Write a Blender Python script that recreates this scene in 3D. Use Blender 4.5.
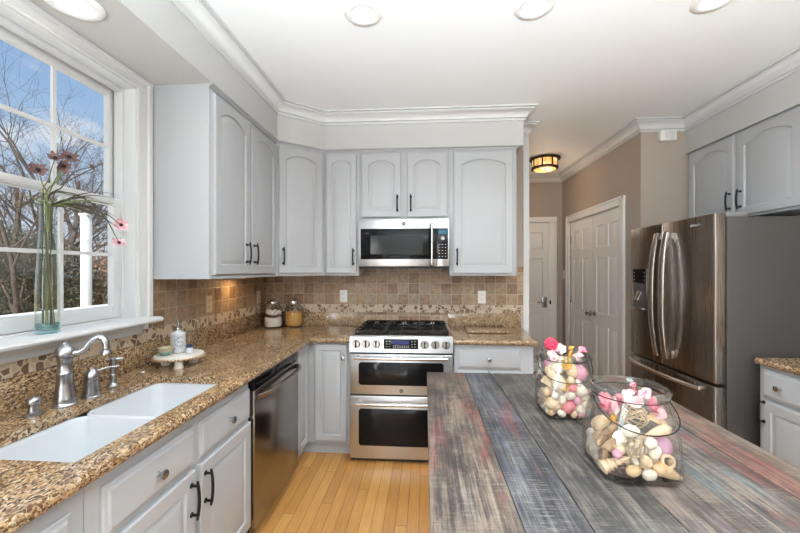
import bpy, bmesh, math, random
from mathutils import Vector, Matrix, noise
import numpy as np

for o in list(bpy.data.objects):
    bpy.data.objects.remove(o, do_unlink=True)
SC = bpy.context.scene
COL = SC.collection
PI = math.pi

# ------------------------------------------------------------------ camera, sky, light, exposure
FPX = 365.0
cd = bpy.data.cameras.new('camera')
cam = bpy.data.objects.new('camera', cd)
COL.objects.link(cam)
cam.location = (0, 0, 1.42)
cam.rotation_euler = (PI / 2, 0, math.atan(25 / FPX))
cd.sensor_width = 36
cd.lens = FPX / 800 * 36
cd.shift_y = 3.5 / 800
cd.clip_start = 0.02
SC.camera = cam
SC.view_settings.view_transform = 'Standard'
SC.view_settings.look = 'None'
SC.view_settings.gamma = 1
SC.view_settings.use_curve_mapping = False
SC.view_settings.exposure = 0.12

world = bpy.data.worlds.new('sky')
SC.world = world
world.use_nodes = True
wt = world.node_tree
wt.nodes.clear()
def wn(t, **k):
    n = wt.nodes.new(t)
    for a, b in k.items():
        setattr(n, a, b)
    return n
tc = wn('ShaderNodeTexCoord')
sep = wn('ShaderNodeSeparateXYZ')
wt.links.new(tc.outputs['Generated'], sep.inputs[0])
grad = wn('ShaderNodeValToRGB')
wt.links.new(sep.outputs['Z'], grad.inputs[0])
e = grad.color_ramp.elements
e[0].position = 0.0; e[0].color = (0.72, 0.80, 0.90, 1)
e[1].position = 0.75; e[1].color = (0.13, 0.28, 0.58, 1)
x = e.new(0.30); x.color = (0.34, 0.52, 0.79, 1)
mp = wn('ShaderNodeMapping')
mp.inputs['Scale'].default_value = (1.0, 1.0, 2.2)
wt.links.new(tc.outputs['Generated'], mp.inputs[0])
cn = wn('ShaderNodeTexNoise')
cn.inputs['Scale'].default_value = 4.2
cn.inputs['Detail'].default_value = 8
cn.inputs['Roughness'].default_value = 0.58
wt.links.new(mp.outputs[0], cn.inputs[0])
cr = wn('ShaderNodeValToRGB')
cr.color_ramp.elements[0].position = 0.50
cr.color_ramp.elements[1].position = 0.66
wt.links.new(cn.outputs[0], cr.inputs[0])
cm = wn('ShaderNodeMix', data_type='RGBA')
wt.links.new(cr.outputs[0], cm.inputs[0])
wt.links.new(grad.outputs[0], cm.inputs[6])
cm.inputs[7].default_value = (0.93, 0.94, 0.96, 1)
bg = wn('ShaderNodeBackground')
bg.inputs['Strength'].default_value = 0.92
wt.links.new(cm.outputs[2], bg.inputs[0])
wo = wn('ShaderNodeOutputWorld')
wt.links.new(bg.outputs[0], wo.inputs[0])

def lamp(name, kind, loc, energy, color=(1, 1, 1), **k):
    d = bpy.data.lights.new(name, kind)
    d.energy = energy
    d.color = color
    rot = k.pop('rot', None)
    for a, b in k.items():
        setattr(d, a, b)
    o = bpy.data.objects.new(name, d)
    COL.objects.link(o)
    o.location = loc
    if rot:
        o.rotation_euler = rot
    return o
# the sun comes over the house from behind the camera, through the big opening of the rear wall
sun_dir = Vector((-0.12, 0.79, -0.60)).normalized()
so = lamp('sun', 'SUN', (0, -6, 6), 13.0, (1.0, 0.96, 0.90), angle=0.01)
so.rotation_euler = sun_dir.to_track_quat('-Z', 'Y').to_euler()
CAN_W = 5.6
CAN_COL = (0.93, 0.97, 1.0)
CANS = [(-0.315, 1.843), (0.540, 1.852), (1.395, 1.86)]
for (x, y) in CANS + [(-0.3, 0.1), (0.55, 0.1), (1.4, 0.1), (-0.3, -1.7), (0.6, -1.7), (1.4, -1.7)]:  # bracketed six have no fixtures, added over and behind the viewer to brighten
    lamp('can_and_fill_light', 'AREA', (x, y, 2.70), CAN_W, CAN_COL, shape='DISK', size=0.13, spread=2.4)
# chandelier behind the viewer, its low upturned bowls added to brighten the ceiling
CHX, CHY, CHZ = 0.25, -1.35, 1.36
for k in range(5):
    a = 2 * PI * k / 5 + .2
    lamp('ceiling_uplight', 'SPOT', (CHX + .26 * math.cos(a), CHY + .26 * math.sin(a), CHZ + .075), 150, (0.80, 0.92, 1.0), shadow_soft_size=.03, spot_size=2.75, spot_blend=.25, rot=(PI, 0, 0))
# unseen side fill, added behind the viewer to brighten the right-hand cabinets
lamp('side_fill', 'AREA', (-1.64, -2.3, 1.20), 120, (0.95, 0.98, 1.0), shape='RECTANGLE', size=2.0, size_y=1.9, rot=(PI / 2, 0, -PI / 2 + .45))
lamp('can_and_fill_light', 'AREA', (-1.332, 1.30, 2.405), 0.5, (1.0, 0.90, 0.78), shape='DISK', size=0.10, spread=PI)

# ------------------------------------------------------------------ mesh helpers
class MB:
    def __init__(self):
        self.bm = bmesh.new()
        self.mi = 0
    def face(self, vs):
        try:
            f = self.bm.faces.new(vs)
            f.material_index = self.mi
            return f
        except ValueError:
            return None
    def box(self, x0, x1, y0, y1, z0, z1, bev=0.0, seg=2):
        return self.obox(Vector((0, 0, 0)), Vector((1, 0, 0)), Vector((0, 1, 0)), Vector((0, 0, 1)),
                         (min(x0, x1), max(x0, x1)), (min(y0, y1), max(y0, y1)), (min(z0, z1), max(z0, z1)), bev, seg)
    def obox(self, O, A, B, C, ra, rb, rc, bev=0.0, seg=2):
        v = []
        for c in rc:
            for b in rb:
                for a in ra:
                    v.append(self.bm.verts.new(O + A * a + B * b + C * c))
        fs = [self.face([v[i] for i in q]) for q in
              ((0, 2, 3, 1), (4, 5, 7, 6), (0, 1, 5, 4), (2, 6, 7, 3), (0, 4, 6, 2), (1, 3, 7, 5))]
        if bev > 0:
            es = list({e for f in fs for e in f.edges})
            r = bmesh.ops.bevel(self.bm, geom=es, offset=bev, segments=seg, affect='EDGES', profile=0.5)
            for f in r['faces']:
                f.material_index = self.mi
        return self
    def loops(self, ls, cap0=True, cap1=True, closed=True):
        """bridge equal-length loops of points"""
        rows = [[self.bm.verts.new(p) for p in l] for l in ls]
        n = len(rows[0])
        for r0, r1 in zip(rows, rows[1:]):
            for i in range(n if closed else n - 1):
                j = (i + 1) % n
                self.face([r0[i], r0[j], r1[j], r1[i]])
        if cap0: self.face(list(reversed(rows[0])))
        if cap1: self.face(rows[-1])
        return self
    def lathe(self, prof, c=(0, 0, 0), n=24, axis=None, caps=True):
        c = Vector(c)
        if axis is None:
            A, B, Cc = Vector((1, 0, 0)), Vector((0, 1, 0)), Vector((0, 0, 1))
        else:
            Cc = Vector(axis).normalized()
            A = Cc.orthogonal().normalized()
            B = Cc.cross(A)
        ls = []
        for (r, z) in prof:
            r = max(r, 1e-5)
            ls.append([c + A * (r * math.cos(2 * PI * i / n)) + B * (r * math.sin(2 * PI * i / n)) + Cc * z for i in range(n)])
        return self.loops(ls, caps, caps)
    def tube(self, pts, r, n=8, closed=False, flat=1.0):
        pts = [Vector(p) for p in pts]
        m = len(pts)
        rs = r if isinstance(r, (list, tuple)) else [r] * m
        ls = []
        prev = None
        for i, p in enumerate(pts):
            if closed:
                t = pts[(i + 1) % m] - pts[i - 1]
            else:
                t = pts[min(i + 1, m - 1)] - pts[max(i - 1, 0)]
            t.normalize()
            if prev is None:
                a = t.orthogonal().normalized()
            else:
                a = prev - t * prev.dot(t)
                if a.length < 1e-5: a = t.orthogonal()
                a.normalize()
            prev = a
            b = t.cross(a)
            ls.append([p + a * (rs[i] * math.cos(2 * PI * k / n)) + b * (rs[i] * flat * math.sin(2 * PI * k / n)) for k in range(n)])
        if closed:
            ls.append(ls[0])
            return self.loops(ls, False, False)
        return self.loops(ls)
    def ball(self, c, r, rot=None, n=16, m=10, warp=0.0, seed=0):
        c = Vector(c)
        rr = Vector((r, r, r)) if isinstance(r, (int, float)) else Vector(r)
        R = rot.to_matrix() if rot is not None else Matrix.Identity(3)
        ls = []
        for j in range(m + 1):
            th = PI * j / m
            row = []
            for i in range(n):
                ph = 2 * PI * i / n
                d = Vector((math.sin(th) * math.cos(ph), math.sin(th) * math.sin(ph), -math.cos(th)))
                if j in (0, m): d = Vector((1e-4 * math.cos(ph), 1e-4 * math.sin(ph), d.z))
                k = 1 + (warp * noise.noise(d * 1.7 + Vector((seed, seed * .7, 3.1))) if warp else 0)
                row.append(c + R @ Vector((d.x * rr.x * k, d.y * rr.y * k, d.z * rr.z * k)))
            ls.append(row)
        return self.loops(ls)
    def prism(self, poly, f, a, b):
        """poly: 2D points, f(p,t)->Vector"""
        return self.loops([[f(p, a) for p in poly], [f(p, b) for p in poly]])
    def build(self, name, mat, parent=None, smooth=None, sharp=0.7):
        bm = self.bm
        bmesh.ops.recalc_face_normals(bm, faces=bm.faces[:])
        off = Vector((0, 0, 0))
        p = parent
        while p is not None:
            off += Vector(p.location)
            p = p.parent
        if off.length > 0:
            bmesh.ops.translate(bm, verts=bm.verts[:], vec=-off)
        if smooth is not False:
            for f in bm.faces: f.smooth = True
            for ed in bm.edges:
                if len(ed.link_faces) == 2 and ed.calc_face_angle(0) > (smooth or sharp):
                    ed.smooth = False
        me = bpy.data.meshes.new(name)
        bm.to_mesh(me)
        bm.free()
        for mt in (mat if isinstance(mat, (list, tuple)) else [mat]):
            me.materials.append(mt)
        o = bpy.data.objects.new(name, me)
        COL.objects.link(o)
        if parent is not None: o.parent = parent
        return o

def thing(name, label, cat, loc=(0, 0, 0), group=None, kind=None):
    o = bpy.data.objects.new(name, None)
    o.empty_display_size = 0.05
    COL.objects.link(o)
    o.location = loc
    return tag(o, label, cat, group, kind)
def tag(o, label, cat, group=None, kind=None):
    o['label'] = label
    o['category'] = cat
    if group: o['group'] = group
    if kind: o['kind'] = kind
    return o
def struct(o, label, cat):
    return tag(o, label, cat, None, 'structure')
def recenter(o):
    """origin of a one-mesh thing at its base centre"""
    me = o.data
    co = [v.co for v in me.vertices]
    c = Vector(((min(v.x for v in co) + max(v.x for v in co)) / 2, (min(v.y for v in co) + max(v.y for v in co)) / 2, min(v.z for v in co)))
    me.transform(Matrix.Translation(-c))
    o.location = Vector(o.location) + c
    return o
def copy_tree(o, parent=None):
    c = o.copy()
    COL.objects.link(c)
    c.parent = parent
    for ch in list(o.children):
        copy_tree(ch, c)
    return c
def text_mesh(name, body, size, O, A, B, mat, parent, depth=0.0006, align='CENTER'):
    cu = bpy.data.curves.new(name, 'FONT')
    cu.body = body
    cu.size = size
    cu.extrude = depth
    cu.align_x = align
    cu.align_y = 'CENTER'
    tmp = bpy.data.objects.new('tmp', cu)
    COL.objects.link(tmp)
    dg = bpy.context.evaluated_depsgraph_get()
    me = bpy.data.meshes.new_from_object(tmp.evaluated_get(dg))
    bpy.data.objects.remove(tmp)
    A = Vector(A); B = Vector(B); N = A.cross(B)
    M = Matrix((A, B, N)).transposed().to_4x4()
    off = Vector((0, 0, 0))
    p = parent
    while p is not None:
        off += Vector(p.location); p = p.parent
    M.translation = Vector(O) - off
    me.transform(M)
    me.name = name
    me.materials.clear()
    me.materials.append(mat)
    o = bpy.data.objects.new(name, me)
    COL.objects.link(o)
    o.parent = parent
    return o

# ------------------------------------------------------------------ materials
def mat(name, color=(.8, .8, .8), rough=0.5, metal=0.0, **k):
    m = bpy.data.materials.new(name)
    m.use_nodes = True
    b = m.node_tree.nodes['Principled BSDF']
    b.inputs['Base Color'].default_value = (*color, 1)
    b.inputs['Roughness'].default_value = rough
    b.inputs['Metallic'].default_value = metal
    for a, v in k.items():
        b.inputs[a].default_value = v
    return m
class NT:
    def __init__(self, m):
        self.m = m; self.t = m.node_tree; self.b = self.t.nodes['Principled BSDF']
    def n(self, ty, **k):
        nd = self.t.nodes.new(ty)
        ins = k.pop('ins', {})
        for a, v in k.items(): setattr(nd, a, v)
        for a, v in ins.items(): self.put(nd.inputs[a], v)
        return nd
    def put(self, sock, v):
        if isinstance(v, bpy.types.NodeSocket): self.t.links.new(v, sock)
        else: sock.default_value = v
    def math(self, op, a, b=0.0, c=None):
        nd = self.n('ShaderNodeMath', operation=op)
        self.put(nd.inputs[0], a); self.put(nd.inputs[1], b)
        if c is not None: self.put(nd.inputs[2], c)
        return nd.outputs[0]
    def mix(self, f, a, b, mode='MIX'):
        nd = self.n('ShaderNodeMix', data_type='RGBA', blend_type=mode)
        self.put(nd.inputs[0], f)
        self.put(nd.inputs[6], a if isinstance(a, bpy.types.NodeSocket) else (*a, 1))
        self.put(nd.inputs[7], b if isinstance(b, bpy.types.NodeSocket) else (*b, 1))
        return nd.outputs[2]
    def ramp(self, f, stops, const=False):
        nd = self.n('ShaderNodeValToRGB')
        self.put(nd.inputs[0], f)
        cr = nd.color_ramp
        if const: cr.interpolation = 'CONSTANT'
        while len(cr.elements) < len(stops): cr.elements.new(0.5)
        for el, (p, c) in zip(cr.elements, stops):
            el.position = p
            el.color = (*c, 1) if len(c) == 3 else c
        return nd.outputs[0]
    def pos(self, scale=(1, 1, 1), rot=(0, 0, 0), loc=(0, 0, 0)):
        g = self.n('ShaderNodeNewGeometry')
        mp = self.n('ShaderNodeMapping')
        self.t.links.new(g.outputs['Position'], mp.inputs[0])
        mp.inputs['Scale'].default_value = scale
        mp.inputs['Rotation'].default_value = rot
        mp.inputs['Location'].default_value = loc
        return mp.outputs[0]
    def noise(self, v, scale, detail=4, rough=0.55, col=False):
        nd = self.n('ShaderNodeTexNoise')
        self.t.links.new(v, nd.inputs['Vector'])
        nd.inputs['Scale'].default_value = scale
        nd.inputs['Detail'].default_value = detail
        nd.inputs['Roughness'].default_value = rough
        return nd.outputs[1 if col else 0]
    def vor(self, v, scale, feature='F1', out=0, rnd=1.0):
        nd = self.n('ShaderNodeTexVoronoi', feature=feature)
        self.t.links.new(v, nd.inputs['Vector'])
        nd.inputs['Scale'].default_value = scale
        nd.inputs['Randomness'].default_value = rnd
        return nd.outputs[out]
    def bump(self, h, strength=0.3, dist=0.002):
        nd = self.n('ShaderNodeBump')
        self.t.links.new(h, nd.inputs['Height'])
        nd.inputs['Strength'].default_value = strength
        nd.inputs['Distance'].default_value = dist
        self.t.links.new(nd.outputs[0], self.b.inputs['Normal'])
    def base(self, s): self.t.links.new(s, self.b.inputs['Base Color'])
    def rough(self, s): self.t.links.new(s, self.b.inputs['Roughness'])

M = {}
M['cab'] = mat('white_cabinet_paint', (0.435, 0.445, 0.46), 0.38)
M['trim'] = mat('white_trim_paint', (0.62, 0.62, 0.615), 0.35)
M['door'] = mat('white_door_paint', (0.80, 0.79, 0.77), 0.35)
M['canring'] = mat('white_enamel', (0.86, 0.86, 0.85), 0.35)
M['vinyl'] = mat('white_vinyl', (0.64, 0.65, 0.655), 0.35)
M['black'] = mat('black_iron', (0.012, 0.012, 0.012), 0.42, 0.6)
M['blackgloss'] = mat('black_glass', (0.006, 0.006, 0.007), 0.06, **{'Specular IOR Level': 0.22})
M['dark'] = mat('dark_gap', (0.015, 0.014, 0.013), 0.7)
M['chrome'] = mat('chrome', (0.75, 0.75, 0.76), 0.12, 1.0)
M['nickel'] = mat('brushed_nickel', (0.42, 0.42, 0.43), 0.27, 1.0)
M['bronze'] = mat('dark_bronze', (0.03, 0.022, 0.018), 0.45, 0.7)
M['porcelain'] = mat('white_porcelain', (0.57, 0.595, 0.62), 0.12)
M['plate_white'] = mat('white_plastic', (0.82, 0.81, 0.78), 0.35)
M['plate_beige'] = mat('beige_plastic', (0.62, 0.50, 0.34), 0.4)
M['print'] = mat('grey_print', (0.45, 0.45, 0.46), 0.5)
M['whiteprint'] = mat('white_print', (0.75, 0.75, 0.75), 0.5)

def wall_paint(name, c, amp=0.012):
    m = mat(name, c, 0.6)
    t = NT(m)
    nz = t.noise(t.pos(), 260, 2)
    t.bump(nz, 0.12, 0.001)
    return m
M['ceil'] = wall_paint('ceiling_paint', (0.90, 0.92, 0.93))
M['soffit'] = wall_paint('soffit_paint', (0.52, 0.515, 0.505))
M['beige'] = wall_paint('taupe_wall_paint', (0.40, 0.335, 0.285))
M['wallw'] = wall_paint('white_wall_paint', (0.74, 0.73, 0.71))

def steel(name, c, rough, axis):
    m = mat(name, c, rough, 1.0)
    t = NT(m)
    sc = {'x': (2, 400, 400), 'y': (400, 2, 400), 'z': (400, 400, 2)}[axis]
    nz = t.noise(t.pos(sc), 1.0, 2)
    r = t.math('MULTIPLY_ADD', nz, 0.10, rough - 0.05)
    t.rough(r)
    t.bump(nz, 0.035, 0.0004)
    return m
M['steel'] = steel('stainless_steel', (0.60, 0.605, 0.62), 0.33, 'x')
M['steel_y'] = steel('black_stainless_steel', (0.32, 0.285, 0.25), 0.27, 'z')
M['dwsteel'] = steel('dishwasher_steel', (0.30, 0.275, 0.25), 0.20, 'z')
M['handle'] = mat('satin_steel', (0.72, 0.70, 0.68), 0.22, 1.0)
M['fridge_side'] = wall_paint('grey_fridge_side', (0.050, 0.046, 0.043))
M['fridge_side'].node_tree.nodes['Principled BSDF'].inputs['Roughness'].default_value = 0.45

def glass(name, tint=(1, 1, 1), rough=0.0, base=0.04, edge=0.85, power=4.0):
    """clear pane or vessel wall: sees straight through, mirrors more towards its rim"""
    m = bpy.data.materials.new(name)
    m.use_nodes = True
    t = m.node_tree
    t.nodes.clear()
    out = t.nodes.new('ShaderNodeOutputMaterial')
    tr = t.nodes.new('ShaderNodeBsdfTransparent'); tr.inputs[0].default_value = (*tint, 1)
    gl = t.nodes.new('ShaderNodeBsdfGlossy'); gl.inputs['Roughness'].default_value = rough
    lw = t.nodes.new('ShaderNodeLayerWeight'); lw.inputs[0].default_value = 0.5
    pw = t.nodes.new('ShaderNodeMath'); pw.operation = 'POWER'; pw.inputs[1].default_value = power
    t.links.new(lw.outputs['Facing'], pw.inputs[0])
    fr = t.nodes.new('ShaderNodeMath'); fr.operation = 'MULTIPLY_ADD'; fr.inputs[1].default_value = edge; fr.inputs[2].default_value = base
    t.links.new(pw.outputs[0], fr.inputs[0])
    mx = t.nodes.new('ShaderNodeMixShader')
    t.links.new(fr.outputs[0], mx.inputs[0])
    t.links.new(tr.outputs[0], mx.inputs[1])
    t.links.new(gl.outputs[0], mx.inputs[2])
    t.links.new(mx.outputs[0], out.inputs[0])
    return m
M['pane'] = glass('window_glass', (0.99, 1.0, 1.0))
M['jar'] = glass('jar_glass', (0.982, 0.988, 0.986), base=0.03, power=2.8)
M['vase'] = glass('vase_glass', (0.955, 0.975, 0.955), base=0.035, power=3.0)
M['teal'] = glass('teal_glass', (0.80, 0.96, 0.98), base=.08)
M['rim'] = glass('rim_glass', (0.90, 0.935, 0.92), base=0.06, power=2.2)

def emit(name, c, s):
    m = mat(name, c, 0.5)
    b = m.node_tree.nodes['Principled BSDF']
    b.inputs['Emission Color'].default_value = (*c, 1)
    b.inputs['Emission Strength'].default_value = s
    return m
M['lens'] = emit('lamp_lens', (1.0, 0.97, 0.92), 2.2)
BULBGLOW = emit('warm_bulb', (1.0, .80, .55), 12)
def amber():
    m = emit('amber_glass', (1.0, 0.55, 0.16), 0.9)
    t = NT(m)
    nz = t.noise(t.pos(), 14, 3)
    c = t.ramp(nz, [(0.35, (0.85, 0.33, 0.06)), (0.62, (1.0, 0.78, 0.38))])
    t.base(c)
    t.t.links.new(c, t.b.inputs['Emission Color'])
    return m
M['amber'] = amber()
M['display'] = emit('blue_display', (0.004, 0.006, 0.09), 0.4)
M['bluetext'] = emit('teal_display', (0.012, 0.10, 0.16), 0.5)

def granite():
    m = mat('brown_speckled_granite', (0.4, 0.3, 0.2), 0.10)
    t = NT(m)
    p = t.pos()
    warp = t.noise(p, 9, 3, col=True)
    pv = t.n('ShaderNodeMix', data_type='RGBA', blend_type='ADD')
    pv.inputs[0].default_value = 0.05
    t.t.links.new(p, pv.inputs[6]); t.t.links.new(warp, pv.inputs[7])
    q = pv.outputs[2]
    st = t.n('ShaderNodeMapping'); t.t.links.new(q, st.inputs[0])
    st.inputs['Scale'].default_value = (1.0, 0.62, 1.0)
    st.inputs['Rotation'].default_value = (0, 0, 0.5)
    v1 = t.vor(st.outputs[0], 210, out=1)
    sp = t.n('ShaderNodeSeparateColor'); t.t.links.new(v1, sp.inputs[0])
    c1 = t.ramp(sp.outputs[0], [(0.0, (0.03, 0.016, 0.009)), (0.16, (0.12, 0.062, 0.03)), (0.36, (0.33, 0.195, 0.095)),
                                (0.60, (0.50, 0.33, 0.17)), (0.84, (0.74, 0.58, 0.38))])
    big = t.noise(st.outputs[0], 17, 6, 0.65)
    f = t.ramp(big, [(0.40, (0, 0, 0)), (0.62, (1, 1, 1))])
    c2 = t.mix(f, t.mix(0.45, c1, (0.15, 0.075, 0.035)), c1)
    dn = t.noise(st.outputs[0], 120, 4, 0.7)
    df = t.ramp(dn, [(0.56, (0, 0, 0)), (0.60, (1, 1, 1))])
    c3 = t.mix(t.math('MULTIPLY', df, 0.92), c2, (0.028, 0.018, 0.013))
    gold = t.ramp(t.noise(st.outputs[0], 40, 5, 0.65), [(0.55, (0, 0, 0)), (0.65, (1, 1, 1))])
    c4 = t.mix(t.math('MULTIPLY', gold, 0.4), c3, (0.45, 0.24, 0.08))
    lt = t.ramp(t.noise(st.outputs[0], 95, 3, 0.6), [(0.60, (0, 0, 0)), (0.68, (1, 1, 1))])
    c4 = t.mix(t.math('MULTIPLY', lt, 0.6), c4, (0.66, 0.55, 0.42))
    t.base(t.mix(0.24, c4, (0.07, 0.035, 0.016)))
    return m
M['granite'] = granite()

def tile(axis):
    m = mat('tumbled_stone_tile_' + axis, (0.4, 0.3, 0.2), 0.45)
    t = NT(m)
    g = t.n('ShaderNodeNewGeometry')
    s = t.n('ShaderNodeSeparateXYZ'); t.t.links.new(g.outputs['Position'], s.inputs[0])
    a = s.outputs['X' if axis == 'x' else 'Y']
    P = 0.0985
    ua = t.math('DIVIDE', t.math('ADD', a, 10.0), P)
    uz = t.math('DIVIDE', t.math('ADD', s.outputs['Z'], -1.10 + P * 20), P)
    fa, fz = t.math('FLOOR', ua), t.math('FLOOR', uz)
    cv = t.n('ShaderNodeCombineXYZ'); t.put(cv.inputs[0], fa); t.put(cv.inputs[1], fz)
    wn_ = t.n('ShaderNodeTexWhiteNoise', noise_dimensions='2D'); t.t.links.new(cv.outputs[0], wn_.inputs['Vector'])
    c = t.ramp(wn_.outputs[0], [(0.0, (0.20, 0.135, 0.09)), (0.25, (0.27, 0.19, 0.125)), (0.5, (0.33, 0.245, 0.17)),
                                (0.75, (0.36, 0.28, 0.205)), (1.0, (0.29, 0.235, 0.185))])
    nz = t.noise(t.pos(), 34, 6, 0.7)
    c = t.mix(0.95, c, t.ramp(nz, [(0.3, (0.30, 0.24, 0.18)), (0.7, (0.72, 0.66, 0.60))]), 'OVERLAY')
    pit = t.ramp(t.noise(t.pos(), 120, 3, 0.6), [(0.30, (1, 1, 1)), (0.40, (0, 0, 0))])
    c = t.mix(t.math('MULTIPLY', pit, 0.5), c, (0.14, 0.09, 0.06))
    ea = t.math('ABSOLUTE', t.math('SUBTRACT', t.math('FRACT', ua), 0.5))
    ez = t.math('ABSOLUTE', t.math('SUBTRACT', t.math('FRACT', uz), 0.5))
    edge = t.math('MAXIMUM', ea, ez)
    edge = t.math('ADD', edge, t.math('MULTIPLY', t.math('SUBTRACT', nz, 0.5), 0.03))
    gm = t.ramp(edge, [(0.462, (0, 0, 0)), (0.478, (1, 1, 1))])
    c = t.mix(gm, c, (0.43, 0.35, 0.26))
    t.base(c)
    h = t.ramp(edge, [(0.43, (1, 1, 1)), (0.48, (0, 0, 0))])
    t.bump(h, 0.5, 0.003)
    return m
M['tile_x'], M['tile_y'] = tile('x'), tile('y')
def pebble(axis):
    m = mat('broken_stone_mosaic_' + axis, (0.4, 0.3, 0.2), 0.5)
    t = NT(m)
    p = t.pos((1, 1, 0.85))
    v = t.n('ShaderNodeVectorMath', operation='MULTIPLY')
    t.t.links.new(p, v.inputs[0])
    v.inputs[1].default_value = (1, 0, 1) if axis == 'x' else (0, 1, 1)
    d = t.vor(v.outputs[0], 31, 'DISTANCE_TO_EDGE')
    cc = t.vor(v.outputs[0], 31, 'F1', 1)
    s = t.n('ShaderNodeSeparateColor'); t.t.links.new(cc, s.inputs[0])
    c = t.ramp(s.outputs[0], [(0.0, (0.15, 0.085, 0.05)), (0.40, (0.22, 0.13, 0.075)), (0.46, (0.42, 0.31, 0.20)), (0.7, (0.55, 0.43, 0.30)), (1, (0.48, 0.38, 0.27))])
    g = t.ramp(d, [(0.05, (1, 1, 1)), (0.09, (0, 0, 0))])
    t.base(t.mix(g, c, (0.56, 0.46, 0.34)))
    t.bump(t.ramp(d, [(0.02, (0, 0, 0)), (0.12, (1, 1, 1))]), 0.5, 0.003)
    return m
M['peb_x'], M['peb_y'] = pebble('x'), pebble('y')

def oak():
    m = mat('oak_strip_floor', (0.5, 0.3, 0.12), 0.28)
    t = NT(m)
    g = t.n('ShaderNodeNewGeometry')
    s = t.n('ShaderNodeSeparateXYZ'); t.t.links.new(g.outputs['Position'], s.inputs[0])
    W = 0.066
    ux = t.math('DIVIDE', t.math('ADD', s.outputs['X'], 10), W)
    ix = t.math('FLOOR', ux)
    w1 = t.n('ShaderNodeTexWhiteNoise', noise_dimensions='1D'); t.put(w1.inputs['W'], ix)
    uy = t.math('ADD', t.math('DIVIDE', s.outputs['Y'], 1.1), t.math('MULTIPLY', w1.outputs[0], 7.0))
    iy = t.math('FLOOR', uy)
    cv = t.n('ShaderNodeCombineXYZ'); t.put(cv.inputs[0], ix); t.put(cv.inputs[1], iy)
    w2 = t.n('ShaderNodeTexWhiteNoise', noise_dimensions='2D'); t.t.links.new(cv.outputs[0], w2.inputs['Vector'])
    c = t.ramp(w2.outputs[0], [(0, (0.46, 0.215, 0.055)), (0.5, (0.55, 0.275, 0.08)), (1, (0.61, 0.33, 0.105))])
    gr = t.noise(t.pos((1, 0.06, 1)), 90, 4, 0.6)
    c = t.mix(0.5, c, t.ramp(gr, [(0.3, (0.36, 0.33, 0.30)), (0.7, (0.62, 0.62, 0.6))]), 'OVERLAY')
    ex = t.math('ABSOLUTE', t.math('SUBTRACT', t.math('FRACT', ux), 0.5))
    ey = t.math('ABSOLUTE', t.math('SUBTRACT', t.math('FRACT', uy), 0.5))
    gp = t.math('MAXIMUM', t.ramp(ex, [(0.460, (0, 0, 0)), (0.485, (1, 1, 1))]), t.ramp(ey, [(0.4975, (0, 0, 0)), (0.499, (1, 1, 1))]))
    t.base(t.mix(t.math('MULTIPLY', gp, 0.75), c, (0.13, 0.06, 0.02)))
    t.bump(t.math('SUBTRACT', 1.0, gp), 0.3, 0.001)
    return m
M['oak'] = oak()

def barn(name, c0, c1, stains, seed):
    c0 = tuple(a * .60 for a in c0); c1 = tuple(a * .60 * w_ for a, w_ in zip(c1, (1.08, 1.0, .90)))
    m = mat(name, c0, 0.5)
    t = NT(m)
    off = (seed * 3.1, seed * 1.7, 0)
    g1 = t.noise(t.pos((1, 0.028, 1), loc=off), 95, 8, 0.72)          # long grain
    patch = t.noise(t.pos((1, 0.45, 1), loc=off), 16, 8, 0.68)         # worn and dirty areas
    f0 = t.math('ADD', t.math('MULTIPLY', g1, 0.55), t.math('MULTIPLY', patch, 0.45))
    c = t.ramp(f0, [(0.36, tuple(a * .30 for a in c0)), (0.47, c0), (0.54, c1), (0.66, tuple(min(1, a * 1.7 + .02) for a in c1))])
    saw = t.noise(t.pos((0.07, 1, 1), loc=(0, seed * 2.0, 0)), 210, 5, 0.7)   # saw marks across the board
    sawm = t.math('MULTIPLY', t.ramp(saw, [(0.52, (0, 0, 0)), (0.62, (1, 1, 1))]), t.ramp(t.noise(t.pos((1, .7, 1), loc=(seed, 3, 0)), 9, 5, .65), [(.44, (0, 0, 0)), (.58, (1, 1, 1))]))
    c = t.mix(t.math('MULTIPLY', sawm, 0.34), c, (0.30, 0.26, 0.215))
    sawd = t.ramp(saw, [(0.36, (1, 1, 1)), (0.45, (0, 0, 0))])
    c = t.mix(t.math('MULTIPLY', sawd, 0.35), c, tuple(a * .3 for a in c0))
    fine = t.ramp(t.noise(t.pos((1, 0.02, 1), loc=(seed, 0, 0)), 330, 3, 0.6), [(0.36, (1, 1, 1)), (0.44, (0, 0, 0))])
    c = t.mix(t.math('MULTIPLY', fine, 0.55), c, tuple(a * .25 for a in c0))
    kn = t.vor(t.pos((1, 0.55, 1), loc=(seed * 2.3, seed, 0)), 4.2, 'F1', 0)   # a few knots
    c = t.mix(t.ramp(kn, [(0.028, (1, 1, 1)), (0.045, (0, 0, 0))]), c, (0.012, 0.009, 0.008))
    for k, (sc, col, lo, amt) in enumerate(stains):
        a = t.noise(t.pos((1, 0.22, 1), loc=(seed * 7.3 + k * 11.1, seed + k * 3.7, 0)), sc, 5, 0.68)
        f = t.ramp(a, [(lo - .02, (0, 0, 0)), (lo + 0.12, (1, 1, 1))])
        f = t.math('MULTIPLY', f, t.ramp(g1, [(.36, (.15, .15, .15)), (.58, (1, 1, 1))]))
        c = t.mix(t.math('MULTIPLY', f, amt), c, col)
    t.base(c)
    t.bump(t.math('ADD', g1, t.math('MULTIPLY', saw, 0.5)), 0.35, 0.0015)
    t.rough(t.math('MULTIPLY_ADD', g1, 0.3, 0.42))
    return m
RED, BLU, WHT, TEA = (0.26, 0.035, 0.04), (0.10, 0.14, 0.23), (0.50, 0.50, 0.47), (0.16, 0.30, 0.33)
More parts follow.
